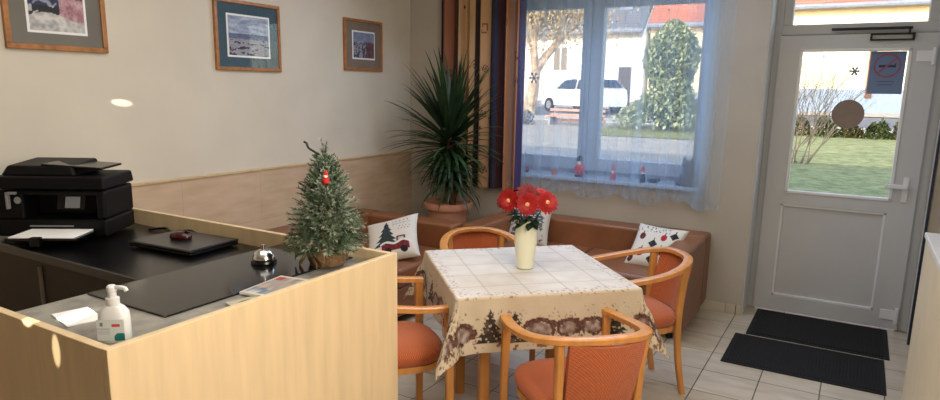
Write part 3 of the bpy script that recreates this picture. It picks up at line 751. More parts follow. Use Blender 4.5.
def pil_orn(u, v):
    x, y = u * 2 - 1, v * 2 - 1; c = (.86, .84, .80); n = nz(u * 40, v * 40, 4)
    for (bx, by, br, kd) in balls:
        q = abs(x - bx) * .8 + abs(y - by) * .8 if kd == 0 else hypot(x - bx, (y - by) * .8)
        if q < br: c = ((.14, .16, .15), (.66, .13, .14), (.34, .13, .14))[kd]
        if q < br and n > .28: c = mixc(c, (.6, .6, .55), .5)
        if abs(x - bx) < .025 and by + br < y < by + br + .14: c = (.2, .18, .18)
    if y > .55 and x < .5 and nz(x * 14, y * 14, 8) > .28: c = (.16, .17, .24)
    return c
def pil_mid(u, v):
    x, y = u * 2 - 1, v * 2 - 1; c = (.80, .78, .74); n = nz(u * 9, v * 9, 14) + .5 * nz(u * 30, v * 30, 5)
    if abs(y) < .8 and abs(x) < .85 and n > .12: c = mixc((.22, .24, .30), (.42, .40, .40), .5 + n)
    return c
pillow((1.0, -1.60, .52), rot('Z', radians(6)) @ rot('X', radians(-48)) @ rot('Y', radians(-25)), .40, pil_tree, 'white pillow printed with a dark fir tree and red truck')
pillow((2.655, -.74, .52), rot('Z', radians(-6)) @ rot('X', radians(-42)) @ rot('Y', radians(2)), .36, pil_orn, 'white pillow printed with red and black baubles against the sofa arm')
pillow((1.62, -.62, .555), rot('X', radians(-18)), .36, pil_mid, 'white pillow with a dark print half hidden behind the vase')

# ------------------------------------------------------------------ potted yucca
yu = empty('potted_yucca', (.86, -.64, 0), 0, 'big yucca plant in a terracotta pot in the room corner', 'plant')
sd = empty('plant_stand', (.86, -.64, 0), 0, 'low wooden stand under the terracotta pot behind the sofa arm', 'stand')
MB().lathe([(.17, .28), (.17, .31)], 24).build('top', m_mapled, sd)
for k in range(4):
    a = pi / 4 + k * pi / 2; MB().tube([(.13 * cos(a), .13 * sin(a), .28), (.15 * cos(a), .15 * sin(a), 0)], .015, 8).build('leg', m_mapled, sd)
MB().lathe([(.125, .31), (.135, .315), (.150, .42), (.172, .56), (.178, .60), (.205, .603), (.210, .615), (.210, .652), (.203, .66), (.190, .66), (.186, .64)], 44, wob=lambda q, z: 1 + (.012 * sin(q * 22) if .40 < z < .58 else 0)).build('pot', m_terra, yu, smooth=True, auto=50)
MB().lathe([(.187, .628), (.1, .634), (.0, .636)], 24).build('soil', m_soil, yu)
MB().tube(catmull([(-.02, 0, .62), (-.03, .01, .8), (0, 0, 1.0), (.02, 0, 1.2)], 4), [.03] * 13, 10).tube(catmull([(.06, -.03, .62), (.08, -.04, .72), (.07, -.05, .85)], 4), [.022] * 9, 10).build('stem', m_bark, yu, smooth=True)
lv = MB(); rl = random.Random(5)
def leaf_(p, az, el, L, w, droop):
    side = Vector((-sin(az), cos(az), 0)); pts = []; pos = Vector(p); e = el
    for i in range(8):
        t = i / 7; ww = w * (.45 + .9 * t if t < .35 else (1 - t) ** .8 * 1.15 + .03) * .5
        pts.append((pos.copy(), ww)); d = Vector((cos(az) * cos(e), sin(az) * cos(e), sin(e)))
        nrm = side.cross(d); pts[-1] += (nrm.copy(),)
        pos += d * L / 7; e -= droop * (t + .1) * .35
    vv = []
    for q, ww, nr in pts: vv += [q - side * ww + nr * ww * .35, q, q + side * ww + nr * ww * .35]
    lv.add(vv, [f for i in range(7) for f in ((i * 3, i * 3 + 1, i * 3 + 4, i * 3 + 3), (i * 3 + 1, i * 3 + 2, i * 3 + 5, i * 3 + 4))])
for i in range(190):
    t = i / 190; az = i * 2.399 + rl.uniform(-.2, .2)
    el = -0.95 + 2.4 * t ** 1.0 + rl.uniform(-.15, .15)
    L = (.43 + .24 * t) * rl.uniform(.85, 1.08)
    if el < -.2: L *= .8
    leaf_((.02 * cos(az), .02 * sin(az), 1.02 + .26 * t), az, min(el, 1.45), L, .050, .35 if el > .5 else .6)
for i in range(64):
    t = i / 64; az = i * 2.399; leaf_((.07, -.05, .84 + .08 * t), az, -.5 + 1.5 * t, rl.uniform(.28, .42), .042, .8)
# keep the leaves inside the room corner
lv.v = [(max(x, -.62), min(y, .12), z) for x, y, z in lv.v]
lv.build('foliage', m_yucca, yu, smooth=True, auto=0)

# ------------------------------------------------------------------ curtains
def curtain_mat():
    m, nt, b = nodes('striped_curtain_fabric')
    a = nt.nodes.new('ShaderNodeVertexColor'); a.layer_name = 'Col'
    nt.links.new(a.outputs[0], b.inputs['Base Color']); b.inputs['Roughness'].default_value = .9; return m
rk = random.Random(21)
motifs = [(rk.random(), rk.uniform(.8, 2.5), rk.choice((0, 1, 2)), rk.uniform(-.4, .4)) for _ in range(60)]
stripes = [(0, (.13, .13, .20)), (.04, (.52, .32, .23)), (.17, (.64, .52, .37)), (.22, (.20, .13, .12)), (.25, (.70, .56, .40)), (.43, (.14, .09, .09)), (.47, (.66, .51, .36)), (.60, (.12, .13, .21)), (.70, (.27, .12, .11)), (.75, (.15, .14, .26)), (.79, (.66, .45, .30)), (.972, (.22, .18, .34))]
def curcol(u, v):
    c = stripes[0][1]
    for s, cc in stripes:
        if u >= s: c = cc
    z = .76 + v * 1.84
    if sum(c) > 1.05:
        for (mu, mz, k, a) in motifs:
            dx, dz = (u - mu) * 1.6, z - mz
            if abs(dx) < .06 and abs(dz) < .08:
                x = dx * cos(a) - dz * sin(a); y = dx * sin(a) + dz * cos(a)
                if k == 0: q = max(abs(x) / .022, abs(y) / .036); hit = .72 < q < 1
                elif k == 1: q = (abs(x) + abs(y)) / .034; hit = .7 < q < 1 or q < .3
                else: hit = hypot(x, y) < .012
                if hit: c = (.27, .15, .12)
    return c
CX0, CX1 = .63, 1.43
def curf(u, v):
    x = CX0 + (CX1 - CX0) * u; z = .775 + v * 1.84
    amp = .062 * (.75 + .25 * sin(u * 9)) * (.8 + .2 * (1 - v))
    return (x + .012 * sin(u * 2 * pi * 9), -.43 + amp * sin(u * 2 * pi * 7 + .4 * sin(v * 2)), z)
ct = MB().grid(curf, 220, 190, curcol).build('patterned_curtain', curtain_mat(), smooth=True, auto=0)
tag(ct, 'gathered curtain with tan, rust and navy stripes left of the window', 'curtain')
def sheer_mat():
    m = bpy.data.materials.new('sheer_voile'); m.use_nodes = True; nt = m.node_tree; nt.nodes.clear()
    o = nt.nodes.new('ShaderNodeOutputMaterial'); t = nt.nodes.new('ShaderNodeBsdfTransparent')
    d = nt.nodes.new('ShaderNodeBsdfDiffuse'); tl = nt.nodes.new('ShaderNodeBsdfTranslucent')
    d.inputs[0].default_value = (.62, .70, .86, 1); tl.inputs[0].default_value = (.60, .80, 1, 1)  # white voile tinted blue, skylight from outside put into its colours
    mx = nt.nodes.new('ShaderNodeMixShader'); mx.inputs[0].default_value = .75
    nt.links.new(d.outputs[0], mx.inputs[1]); nt.links.new(tl.outputs[0], mx.inputs[2])
    a = nt.nodes.new('ShaderNodeVertexColor'); a.layer_name = 'Col'
    sep = nt.nodes.new('ShaderNodeSeparateColor'); nt.links.new(a.outputs[0], sep.inputs[0])
    m2 = nt.nodes.new('ShaderNodeMixShader'); nt.links.new(sep.outputs[0], m2.inputs[0])
    nt.links.new(t.outputs[0], m2.inputs[1]); nt.links.new(mx.outputs[0], m2.inputs[2]); nt.links.new(m2.outputs[0], o.inputs[0])
    return m
SX0, SX1 = 1.30, 3.0
def shf(u, v):
    x = SX0 + (SX1 - SX0) * u
    zb = .795 + .025 * sin(u * 25) + .010 * sin(u * 60)
    return (x, -.435 + .022 * sin(u * 2 * pi * 13 + .5 * sin(u * 17)) + .004 * sin(u * 2 * pi * 31), zb + (2.60 - zb) * v)
def delin(x): return 12.92 * x if x <= .0031308 else 1.055 * x ** (1 / 2.4) - .055
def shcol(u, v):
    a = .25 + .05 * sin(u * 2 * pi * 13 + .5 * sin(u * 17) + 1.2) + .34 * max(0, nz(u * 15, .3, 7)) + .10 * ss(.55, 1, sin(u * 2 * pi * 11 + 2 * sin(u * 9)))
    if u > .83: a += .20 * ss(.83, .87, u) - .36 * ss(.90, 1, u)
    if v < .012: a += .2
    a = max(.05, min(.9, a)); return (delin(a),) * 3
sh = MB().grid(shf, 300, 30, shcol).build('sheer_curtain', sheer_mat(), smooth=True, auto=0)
tag(sh, 'translucent white voile curtain hanging across the whole window', 'curtain')
rl_ = empty('curtain_rail', (0, 0, 0), 0, 'white curtain rail above the window carrying both curtains', 'rail')
MB().box(.45, 3.12, -.47, -.40, 2.595, 2.635).build('rail', m_white, rl_, bevel=.004)
for xx in (.6, 2.9): MB().box(xx, xx + .04, -.40, -.30, 2.6, 2.63).build('bracket', m_white, rl_)

# ------------------------------------------------------------------ figurines on the sill
ZS = .915
def figure(name, loc, label, parts, cat='figurine'):
    r = empty(name, loc, 0, label, cat, 'figurines on the window sill')
    for nm, m, b in parts: b.build(nm, m, r, smooth=True)
    return r
m_navy = mat('felt_navy', (.12, .15, .25), .9); m_felt = mat('felt_grey_brown', (.33, .29, .28), .95, bump=.4, bscale=200); m_skin = mat('figurine_skin', (.8, .58, .45), .7)
figure('santa_figurine', (1.885, -.28, ZS), 'red santa figurine with a dark hat in front of the window mullion', [
    ('body', m_cloth_red, MB().lathe([(.03, .02), (.042, .035), (.045, .07), (.03, .10), (.015, .115)], 20)), ('boot', m_navy, MB().ball((-.018, -.01, .012), (.018, .026, .013)).ball((.018, -.01, .012), (.018, .026, .013))),
    ('head', m_skin, MB().ball((0, 0, .122), .022)), ('beard', m_paper, MB().ball((0, -.014, .112), (.018, .012, .02))), ('hat', mat('felt_green', (.10, .20, .18), .9), MB().lathe([(.030, .130), (.028, .138), (.022, .155), (.012, .17)], 18))])
figure('gnome_figurine', (2.165, -.28, ZS), 'slim red gnome figurine in the middle of the sill', [
    ('body', m_cloth_red, MB().lathe([(.016, 0), (.02, .01), (.014, .06), (.008, .075)], 16)), ('beard', m_paper, MB().ball((0, -.008, .062), (.011, .01, .016))), ('hat', m_cloth_red, MB().lathe([(.015, .072), (.01, .10), (.001, .135)], 14))])
figure('elf_figurine', (2.40, -.28, ZS), 'elf figurine with a red cap and dark coat on the sill', [
    ('body', m_navy, MB().lathe([(.022, 0), (.024, .012), (.016, .055), (.010, .07)], 16)), ('head', m_skin, MB().ball((0, 0, .082), .014)), ('scarf', m_paper, MB().lathe([(.013, .064), (.016, .069), (.013, .074)], 14)), ('hat', m_cloth_red, MB().lathe([(.016, .088), (.011, .11), (.002, .13)], 14))])
figure('lying_figurine', (2.475, -.27, ZS), 'small dark animal figurine lying beside the elf', [
    ('body', m_navy, MB().ball((0, 0, .016), (.045, .016, .016))), ('head', m_navy, MB().ball((.045, -.005, .026), (.016, .013, .013))), ('ear', m_navy, MB().lathe([(.004, 0), (.001, .014)], 8, (.047, -.01, .036)).lathe([(.004, 0), (.001, .014)], 8, (.047, .004, .036)))])
figure('tealight_holder', (1.665, -.28, ZS), 'small orange tealight holder on the sill', [
    ('cup', mat('orange_glass', (.78, .38, .16), .3), MB().lathe([(.018, 0), (.02, .004), (.024, .045), (.021, .045)], 20)), ('candle', m_paper, MB().lathe([(.017, .02), (.017, .038)], 16))], 'candle holder')
figure('bauble_figurine', (1.41, -.28, ZS), 'small dull red round figurine at the left end of the sill', [
    ('body', mat('dull_red', (.50, .20, .20), .6), MB().ball((0, 0, .024), .025)), ('cap', m_gplast, MB().lathe([(.009, .046), (.009, .056)], 12))])
figure('cat_figurine', (2.735, -.26, ZS), 'large grey brown felt cat figurine at the right end of the sill', [
    ('body', m_felt, MB().lathe([(.050, 0), (.066, .015), (.066, .05), (.048, .10), (.033, .135)], 24)), ('head', m_felt, MB().ball((-.006, -.01, .158), (.044, .038, .036), 18, 12)),
    ('ear', m_felt, MB().lathe([(.016, 0), (.009, .02), (.001, .038)], 12, (-.034, -.008, .180)).lathe([(.016, 0), (.009, .02), (.001, .038)], 12, (.024, -.008, .180))),
    ('paw', m_felt, MB().ball((-.055, -.03, .018), (.035, .026, .018)).ball((.0, -.05, .018), (.024, .034, .018))), ('tail', mat('felt_dark', (.16, .16, .21), .95), MB().tube(catmull([(.05, .02, .03), (.075, .0, .05), (.075, -.01, .11), (.066, -.01, .165)], 5), .013, 10))])

# ------------------------------------------------------------------ door mats and right cabinet
def doormat(x0, x1, y0, y1, label, rib):
    r = empty('door_mat', ((x0 + x1) / 2, (y0 + y1) / 2, 0), 0, label, 'mat', 'black mats at the door')
    w, d = (x1 - x0) / 2, (y1 - y0) / 2
    MB().box(-w, w, -d, d, .001, .007).build('border', m_rubber, r, bevel=.003)
    b = MB(); n = 44
    for i in range(n):
        xx = -w + .03 + (2 * w - .06) * (i + .5) / n; b.box(xx - .006, xx + .006, -d + .03, d - .03, .006, .011 if rib else .009)
    b.build('pile', mat('mat_pile', (.03, .03, .034), .95, var=.4, scale=90), r)
    return r
doormat(3.225, 4.085, -1.27, -.715, 'flat black door mat nearer the camera on the tiles', 0)
doormat(3.285, 4.115, -.69, -.082, 'ribbed black door mat directly in front of the door', 1)
cbn = empty('low_cabinet', (4.185, -3.4, 0), 0, 'cream low cabinet with a white top edge at the right', 'cabinet')
m_cream = mat('cream_laminate', (.87, .81, .69), .45, var=.02)
MB().box(-.075, .085, -1.5, 1.655, 0, .975).build('body', m_cream, cbn, bevel=.003)
MB().box(-.082, .088, -1.5, 1.662, .976, 1.0).build('top', m_white, cbn, bevel=.004)
db = empty('dark_case', (4.225, -1.86, 1.0), 0, 'small dark case standing on the far end of the right cabinet', 'case')
MB().box(-.03, .055, -.10, .06, .001, .05).build('body', m_bplast, db, bevel=.006)
MB().box(-.031, .056, -.101, .061, .051, .065).build('lid', m_bplast2, db, bevel=.004)

# ------------------------------------------------------------------ outdoors
def gz(x, y): return -.06 + .03 * max(0, y) + .06 * ss(0, 2, y)
def outdoor_mat(name, a, b_, scale, rough=.9, bump=.3):
    m, nt, b = nodes(name)
    n = N(nt, 'ShaderNodeTexNoise', Scale=scale, Detail=6.0, Roughness=.7); nt.links.new(mapped(nt), n.inputs['Vector'])
    nt.links.new(ramp(nt, n.outputs[0], [(.32, a), (.68, b_)]), b.inputs['Base Color']); b.inputs['Roughness'].default_value = rough
    bp = N(nt, 'ShaderNodeBump', Strength=bump, Distance=.05); nt.links.new(n.outputs[0], bp.inputs['Height']); nt.links.new(bp.outputs[0], b.inputs['Normal'])
    return m
def strip(name, m, x0, x1, y0, y1, dz=0, nx=6, ny=14):
    return struct(MB().grid(lambda u, v: (x0 + (x1 - x0) * u, y0 + (y1 - y0) * v, gz(0, y0 + (y1 - y0) * v) + dz), nx, ny).build(name, m))
strip('lawn', outdoor_mat('grass_lawn', (.44, .46, .25), (.74, .73, .48), 4.5), 1.4, 16, .13, 17.2)
strip('paved_yard', outdoor_mat('pale_paving', (.62, .58, .52), (.74, .70, .63), 2.5), -22, 1.4, .13, 17.2, -.004)
strip('pavement', outdoor_mat('pavement', (.72, .68, .62), (.80, .76, .70), 3), -30, 20, 17.2, 19.0, .03, 6, 3)
strip('street', outdoor_mat('asphalt', (.42, .42, .43), (.52, .51, .51), 3), -40, 26, 19.0, 25.0, 0, 6, 6)
strip('verge', outdoor_mat('far_pavement', (.66, .62, .56), (.76, .71, .64), 3), -40, 26, 25.0, 36, .03, 6, 6)
gp = MB().grid(lambda u, v: (-3.2 + 3.6 * u, 12.5 + 3.6 * v, gz(0, 12.5 + 3.6 * v) + .012), 6, 6).build('grass_patch', outdoor_mat('grass_patch', (.42, .45, .22), (.62, .60, .36), 6)); struct(gp)

m_hw = mat('white_render', (.86, .84, .80), .9, var=.03, scale=1.5); m_hy = mat('yellow_render', (.90, .85, .70), .9, var=.04, scale=1.5)
def roofmat(name, a, b_):
    m, nt, b = nodes(name); w = N(nt, 'ShaderNodeTexWave', Scale=2.2, Distortion=1.0); w.bands_direction = 'Z'
    nt.links.new(mapped(nt), w.inputs['Vector']); nt.links.new(ramp(nt, w.outputs[0], [(.2, a), (.8, b_)]), b.inputs['Base Color']); b.inputs['Roughness'].default_value = .8; return m
m_rr = roofmat('red_clay_tiles', (.62, .36, .27), (.70, .43, .33)); m_rg = roofmat('grey_slate_tiles', (.36, .37, .40), (.44, .45, .48))
m_wd = mat('dark_window_glass', (.16, .18, .22), .15, spec=.6); m_gut = mat('gutter_zinc', (.52, .55, .60), .5); m_brown = wood('brown_door_wood', (.42, .25, .14), (8, 8, 2), .6); m_plinth = mat('blue_grey_plinth', (.55, .61, .68), .9, var=.06)
def house(name, x0, x1, y0, dep, zb, ze, zr, mw, mr, label):
    r = empty(name, (x0, y0, zb), 0, label, 'house')
    w = x1 - x0
    MB().box(0, w, 0, dep, 0, ze - zb).build('wall', mw, r)
    b = MB(); t = .18
    for s in (0, 1):
        ya, yb = (-.45, dep / 2) if s == 0 else (dep + .45, dep / 2)
        za = ze - zb - .12
        b.add([(0, ya, za), (w, ya, za), (w, yb, zr - zb), (0, yb, zr - zb), (0, ya, za + t), (w, ya, za + t), (w, yb, zr - zb + t), (0, yb, zr - zb + t)],
              [(0, 1, 2, 3), (7, 6, 5, 4), (0, 4, 5, 1), (1, 5, 6, 2), (2, 6, 7, 3), (3, 7, 4, 0)])
    b.build('roof', mr, r)
    MB().prism([(0, ze - zb), (dep, ze - zb), (dep / 2, zr - zb)], 'x', .0, .2).prism([(0, ze - zb), (dep, ze - zb), (dep / 2, zr - zb)], 'x', w - .2, w).build('gable', mw, r)
    MB().tube([(0, -.48, ze - zb - .1), (w, -.48, ze - zb - .1)], .11, 8).build('gutter', m_gut, r)
    return r
def hwin(r, x, z, w, h, m=None):
    o = MB().box(x - .06, x + w + .06, -.04, .03, z - .06, z).box(x - .06, x + w + .06, -.04, .03, z + h, z + h + .06).box(x - .06, x, -.04, .03, z, z + h).box(x + w, x + w + .06, -.04, .03, z, z + h).box(x + w / 2 - .03, x + w / 2 + .03, -.035, .03, z, z + h).build('window', m or m_white, r)
    MB().box(x, x + w, -.02, .02, z, z + h).build('pane', m_wd, o)
h1 = house('white_house', -24, -5.75, 27.7, 9, .6, 4.62, 9.2, m_hw, m_rg, 'white rendered house with a dark slate roof across the street')
hwin(h1, 24 - 10.55, 2.05, .75, 1.15); hwin(h1, 24 - 8.75, 2.1, .7, 1.1); hwin(h1, 24 - 14.0, 2.05, .8, 1.15)
d1 = MB().box(24 - 7.0, 24 - 6.35, -.03, .03, .25, 2.2).build('door', mat('dark_front_door', (.25, .25, .28), .5), h1)
MB().box(0, 18.25, -.03, .02, 0, .45).build('plinth', m_gut, h1)
for k, xx in enumerate((24 - 8.6, 24 - 7.0)):
    a = math.atan2(4.58, 4.95); M4 = T(xx, .55, 4.62 - .6 + .92) @ rot('X', a)
    MB().box(-.3, .35, 0, 1.0, .0, .12, M=M4).build('skylight', m_gut, h1)
h2 = house('pale_house', -5.6, -2.2, 28, 9, .6, 4.85, 9.6, m_hy, m_rr, 'pale house with a red tiled roof behind the tall evergreen bush')
MB().box(0, 3.4, -.04, .02, 0, 1.0).build('plinth', m_plinth, h2); hwin(h2, .5, 1.75, .8, 1.1)
h3 = house('yellow_house', -2.05, 16, 28, 9, .6, 5.42, 10.0, m_hy, m_rr, 'pale yellow house with a red tiled roof seen through the door')
MB().box(0, 18.05, -.04, .02, 0, 1.25).build('plinth', m_plinth, h3)
MB().box(5.88, 6.12, -.12, .05, .9, 3.6).build('wooden_post', m_brown, h3)
for xx in (1.2, 9.4, 12.0): hwin(h3, xx, 1.75, 1.0, 1.15)
b = MB().box(4.1, 4.3, -.03, .03, 2.55, 2.75).build('wall_lamp', m_gut, h3)

# car -------------------------------------------------------------
car = empty('car', (-6.75, 22.2, gz(0, 22.2) + .005), radians(150), 'white hatchback car parked across the street', 'car')
m_car = mat('white_car_paint', (.86, .87, .88), .2, var=.01, coat=.5)
prof = [(-1.95, .28), (-1.97, .62), (-1.88, .98), (-1.75, 1.05), (-1.35, 1.42), (-.2, 1.48), (.35, 1.40), (1.0, .98), (1.75, .83), (1.95, .62), (1.97, .28)]
b = MB(); n = len(prof); vv = []
for (yy, sx, top) in ((-.84, .97, .0), (-.80, 1, 0), (.80, 1, 0), (.84, .97, 0)):
    vv += [(x * sx, (yy * (1 - .16 * ss(.95, 1.5, z))), z) for x, z in prof]
b.add(vv, [(k * n + i, k * n + i + 1, (k + 1) * n + i + 1, (k + 1) * n + i) for k in range(3) for i in range(n - 1)] + [(k * n + n - 1, k * n, (k + 1) * n, (k + 1) * n + n - 1) for k in range(3)] + [tuple(range(n)), tuple(range(3 * n, 4 * n))])
b.build('body', m_car, car, bevel=.05, seg=2)
for s in (-1, 1):
    q = MB(); 
    for xs in ([(-1.45, 1.0), (-.62, 1.0), (-.62, 1.38), (-1.22, 1.36)], [(-.52, 1.0), (.78, 1.0), (.32, 1.34), (-.2, 1.40), (-.52, 1.39)]):
        q.add([(x, s * (.852 * (1 - .16 * ss(.95, 1.5, z)) + .004), z) for x, z in xs], [tuple(range(len(xs)))])
    q.build('side_window', m_wd, car)
MB().add([(1.02, -.70, 1.0), (1.02, .70, 1.0), (.42, .64, 1.385), (.42, -.64, 1.385)], [(0, 1, 2, 3)]).build('windscreen', m_wd, car).location = (.012, 0, .012)
MB().add([(-1.78, -.68, 1.07), (-1.78, .68, 1.07), (-1.40, .62, 1.38), (-1.40, -.62, 1.38)], [(0, 1, 2, 3)]).build('rear_window', m_wd, car).location = (-.012, 0, .012)
for sx in (-1.25, 1.25):
    for sy in (-.80, .80):
        w = MB().tube([(sx, sy - .1, .30), (sx, sy + .1, .30)], .30, 24).build('wheel', m_rubber, car); MB().tube([(sx, sy - .105, .30), (sx, sy + .105, .30)], .18, 16).build('hubcap', m_gplast, w)
MB().box(1.90, 2.0, -.78, .78, .26, .45).build('bumper', mat('car_bumper', (.14, .17, .25), .5), car, bevel=.03)
MB().box(1.84, 1.93, -.76, -.45, .64, .76).box(1.84, 1.93, .45, .76, .64, .76).build('headlight', m_chrome, car, bevel=.02)

# vegetation ------------------------------------------------------
def leafcloud(b, pts, size, rr, colf):
    for p in pts:
        a = Vector((rr.gauss(0, 1), rr.gauss(0, 1), rr.gauss(0, 1))).normalized(); c = a.cross(Vector((rr.random(), rr.random(), 1))).normalized()
        s = size * rr.uniform(.6, 1.3); p = Vector(p); cc = colf(p, rr)
        b.add([p - a * s, p + c * s * .45, p + a * s, p - c * s * .45], [(0, 1, 2, 3)], 0, [cc] * 4)
m_fol = vcol('foliage_leaves', .7)
rv = random.Random(9)
bx, by = -1.35, 15.4; bzz = gz(0, by)
bu = empty('evergreen_bush', (bx, by, bzz), 0, 'tall bright evergreen bush in front of the yellow house seen through the window', 'bush')
b = MB(); b.ca = (.4, .5, .25); pts = []
for i in range(13000):
    t = rv.random() ** .8; z = .08 + 3.15 * t; rad = (1.36 * (1 - t) ** .55 * (.72 + .28 * sin(t * 9 + 1)) + .12) * rv.uniform(.55, 1.08); a = rv.random() * 6.283
    rad *= 1 + .22 * nz(cos(a) * 1.5, sin(a) * 1.5, z * 1.4)
    pts.append((rad * cos(a), rad * sin(a), z))
leafcloud(b, pts, .085, rv, lambda p, r_: mixc((.30, .37, .23), (.84, .86, .68), min(1, max(0, .45 + r_.gauss(0, .22) + .3 * nz(p.x * 2, p.y * 2, p.z * 2)))))
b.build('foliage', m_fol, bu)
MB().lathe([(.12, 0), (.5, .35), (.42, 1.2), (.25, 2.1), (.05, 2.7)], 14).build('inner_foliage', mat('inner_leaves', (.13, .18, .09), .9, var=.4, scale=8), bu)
MB().tube([(0, 0, -.05), (0, 0, .6)], .09, 8).build('trunk', m_bark, bu)
pt = empty('plane_tree', (-8.3, 20.0, gz(0, 20)), 0, 'large pale trunked tree with dry brown leaves outside the left pane', 'tree')
b = MB(); tips = []
def branch(p, d, L, r0, lev):
    q = p + d * L; b.tube([p, p + d * L * .5 + Vector((rv.uniform(-.04, .04), 0, rv.uniform(-.02, .05))) * L, q], [r0, r0 * .85, r0 * .68], 8)
    tips.append(q)
    if lev:
        for k in range(3):
            nd = (d + Vector((rv.uniform(-.85, .85), rv.uniform(-.7, .7), rv.uniform(-.1, .7)))).normalized(); branch(q, nd, L * rv.uniform(.6, .8), r0 * .62, lev - 1)
branch(Vector((0, 0, -.1)), Vector((.16, 0, 1)).normalized(), 1.9, .30, 4)
b.build('trunk', mat('plane_bark', (.66, .58, .48), .9, var=.25, scale=4), pt, smooth=True)
b = MB(); b.ca = (.6, .5, .3); pts = []
for q in tips:
    if q.z > 2.2:
        for k in range(34): pts.append(q + Vector((rv.gauss(0, .42), rv.gauss(0, .42), rv.gauss(0, .35))))
for k in range(3200): pts.append(Vector((rv.gauss(.9, 1.5), rv.gauss(0, .7), rv.gauss(3.75, .55))))
leafcloud(b, pts, .075, rv, lambda p, r_: mixc((.56, .49, .36), (.88, .81, .66), r_.random()))
b.build('foliage', m_fol, pt)
def shrub(name, x, y, w, h, n, c0, c1, label, cat='shrub', group=None, size=.07):
    r = empty(name, (x, y, gz(0, y)), 0, label, cat, group); b = MB(); b.ca = c0; pp = []
    for i in range(n):
        a = rv.random() * 6.283; e = rv.random() ** .6; zz = rv.random(); rad = w / 2 * sqrt(max(0, 1 - zz * zz * .85)) * e ** .5
        pp.append((rad * cos(a), rad * .6 * sin(a), .02 + zz * h * (.8 + .4 * nz(a, x, y))))
    leafcloud(b, pp, size, rv, lambda p, r_: mixc(c0, c1, r_.random())); b.build('foliage', m_fol, r)
    s = MB()
    for k in range(5):
        a = k * 1.256; s.tube([(0, 0, -.03), (w * .25 * cos(a), w * .15 * sin(a), h * .6)], [.02, .008], 6)
    s.build('stem', m_bark, r)
    return r
hl = ['dark green hedge shrub at the left end of the row behind the lawn', 'brown tinged hedge shrub second from the left behind the lawn', 'low hedge shrub behind the round door sticker', 'dense hedge shrub right of the round door sticker', 'hedge shrub under the no smoking sign', 'hedge shrub at the right end of the row behind the lawn']
for k in range(6):
    shrub('hedge_shrub', 1.75 + .62 * k, 15.3 + .15 * (k % 2), .66, .42 + .10 * ((k * 37) % 3), 420, (.14, .19, .09), (.45, .40, .22) if k % 2 else (.36, .42, .20), hl[k], 'shrub', 'low hedge shrubs behind the lawn')
shrub('round_shrub', -6.0, 15.0, .75, .55, 300, (.20, .25, .30), (.42, .47, .52), 'small grey shrub on the paved yard seen through the left pane', size=.06)
shrub('green_shrub', -8.9, 19.0, 1.2, .5, 300, (.35, .50, .15), (.62, .75, .30), 'bright green clump of plants at the foot of the plane tree', size=.07)
bb_ = empty('bare_bush', (2.85, 9.0, gz(0, 9)), 0, 'bare twiggy bush at the left edge of the door glass', 'bush')
b = MB()
def twig(p, d, L, r0, lev):
    q = p + d * L; b.tube([p, (p + q) / 2 + Vector((rv.uniform(-.05, .05), 0, 0)) * L, q], [r0, r0 * .8, r0 * .55], 5)
    if lev:
        for k in range(3): twig(p + d * L * rv.uniform(.45, 1), (d + Vector((rv.uniform(-.6, .7), rv.uniform(-.5, .5), rv.uniform(-.1, .5)))).normalized(), L * rv.uniform(.55, .8), r0 * .6, lev - 1)
for k in range(11): twig(Vector((.035 * k - .2, 0, -.05)), Vector((rv.uniform(-.4, .6), rv.uniform(-.3, .3), 1)).normalized(), .95, .013, 3)
b.build('branches', mat('dry_twigs', (.47, .42, .36), .9), bb_)
bn = empty('planter_bench', (-4.35, 15.6, gz(0, 15.6)), radians(-4), 'low red brown slatted bench on the paved yard in front of the car', 'bench')
m_bench = mat('faded_red_slats', (.72, .56, .49), .8)
for k in range(3): MB().box(-1.0, 1.0, -.1 + .0, .0, .10 + .17 * k, .19 + .17 * k).build('slat', m_bench, bn, bevel=.01)
MB().box(-1.0, 1.0, -.45, -.1, .26, .31).build('seat', m_bench, bn, bevel=.01)
for s in (-.85, .85): MB().box(s - .04, s + .04, -.42, .02, -.03, .28).box(s - .04, s + .04, .0, .04, .28, .6).build('leg', m_gut, bn)

# ------------------------------------------------------------------ light
w = bpy.data.worlds.new('sky'); sc.world = w; w.use_nodes = True; nt = w.node_tree
bg = nt.nodes['Background']; sk = nt.nodes.new('ShaderNodeTexSky'); sk.sky_type = 'NISHITA'; sk.sun_disc = False; sk.sun_elevation = radians(24); sk.sun_rotation = radians(200)
nt.links.new(sk.outputs[0], bg.inputs[0]); bg.inputs[1].default_value = .55
def lamp(kind, name, loc, target, energy, color, **kw):
    l = bpy.data.lights.new(name, kind); l.energy = energy; l.color = color
    for k, v in kw.items(): setattr(l, k, v)
    o = bpy.data.objects.new(name, l); col.objects.link(o); o.location = loc
    o.rotation_euler = (Vector(target) - Vector(loc)).to_track_quat('-Z', 'Y').to_euler(); return o
d = Vector((-.32, .86, -.40)).normalized()
lamp('SUN', 'sun', (8, -20, 12), Vector((8, -20, 12)) + d * 10, 4.2, (1, .94, .84), angle=radians(.6))
lamp('AREA', 'side_window_light', (4.24, -4.2, 1.72), (1.0, -3.9, 1.15), 60, (1, .91, .78), shape='RECTANGLE', size=.9, size_y=1.2)
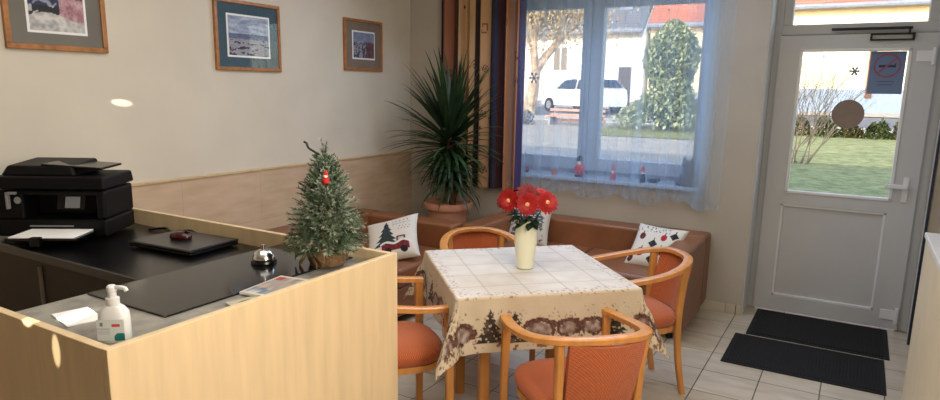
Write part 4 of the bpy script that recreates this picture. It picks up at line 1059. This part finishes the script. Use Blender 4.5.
lamp('AREA', 'room_fill_light', (2.3, -3.3, 2.70), (2.2, -3.2, .4), 35, (1, .94, .86), shape='RECTANGLE', size=2.4, size_y=1.8)
lamp('AREA', 'cool_fill_light', (2.1, -1.0, 2.66), (2.5, -2.4, .3), 42, (.62, .75, 1), shape='RECTANGLE', size=1.6, size_y=.5)  # unseen cool fill added under the ceiling to boost the window's skylight
g1 = lamp('SPOT', 'sunpatch_spot_wall', (4.1, -7.0, 2.3), (X0, -3.06, 1.49), 2600, (1, .95, .82), spot_size=radians(.62), spot_blend=.5, shadow_soft_size=.005)  # unseen spot added to imitate a sun patch on the left wall
g1.scale = (1, .45, 1)
lamp('SPOT', 'sunpatch_spot_card', (3.2, -7.9, 2.62), (1.985, -4.345, .96), 2200, (1, .95, .82), spot_size=radians(.95), spot_blend=.2, shadow_soft_size=.005)  # added spot, out of view, imitating sunlight on the card
g2 = lamp('SPOT', 'sunpatch_spot_counter', (2.9, -8.0, 2.3), (2.155, -4.48, .95), 900, (1, .93, .78), spot_size=radians(1.3), spot_blend=.35, shadow_soft_size=.005)  # another added spot in place of sunlight on the counter front
g2.scale = (.42, 1, 1)

# ------------------------------------------------------------------ camera (from the calibrated vanishing points)
yaw, pitch, roll = [radians(a) for a in (-30.418, 11.048, .975)]
fv = Vector((sin(yaw) * cos(pitch), cos(yaw) * cos(pitch), -sin(pitch))); rv_ = Vector((cos(yaw), -sin(yaw), 0)); uv = rv_.cross(fv)
r2 = rv_ * cos(roll) + uv * sin(roll); u2 = -rv_ * sin(roll) + uv * cos(roll)
cam = bpy.data.cameras.new('camera'); co = bpy.data.objects.new('camera', cam); col.objects.link(co)
Mx = Matrix((r2, u2, -fv)).transposed().to_4x4(); Mx.translation = Vector((3.797, -5.275, 1.6)); co.matrix_world = Mx
cam.sensor_width = 36; cam.lens = 655.02 / 940 * 36; cam.shift_y = 16.67 / 940; cam.clip_start = .05
sc.camera = co
sc.view_settings.view_transform = 'Standard'; sc.view_settings.look = 'None'; sc.view_settings.exposure = 0
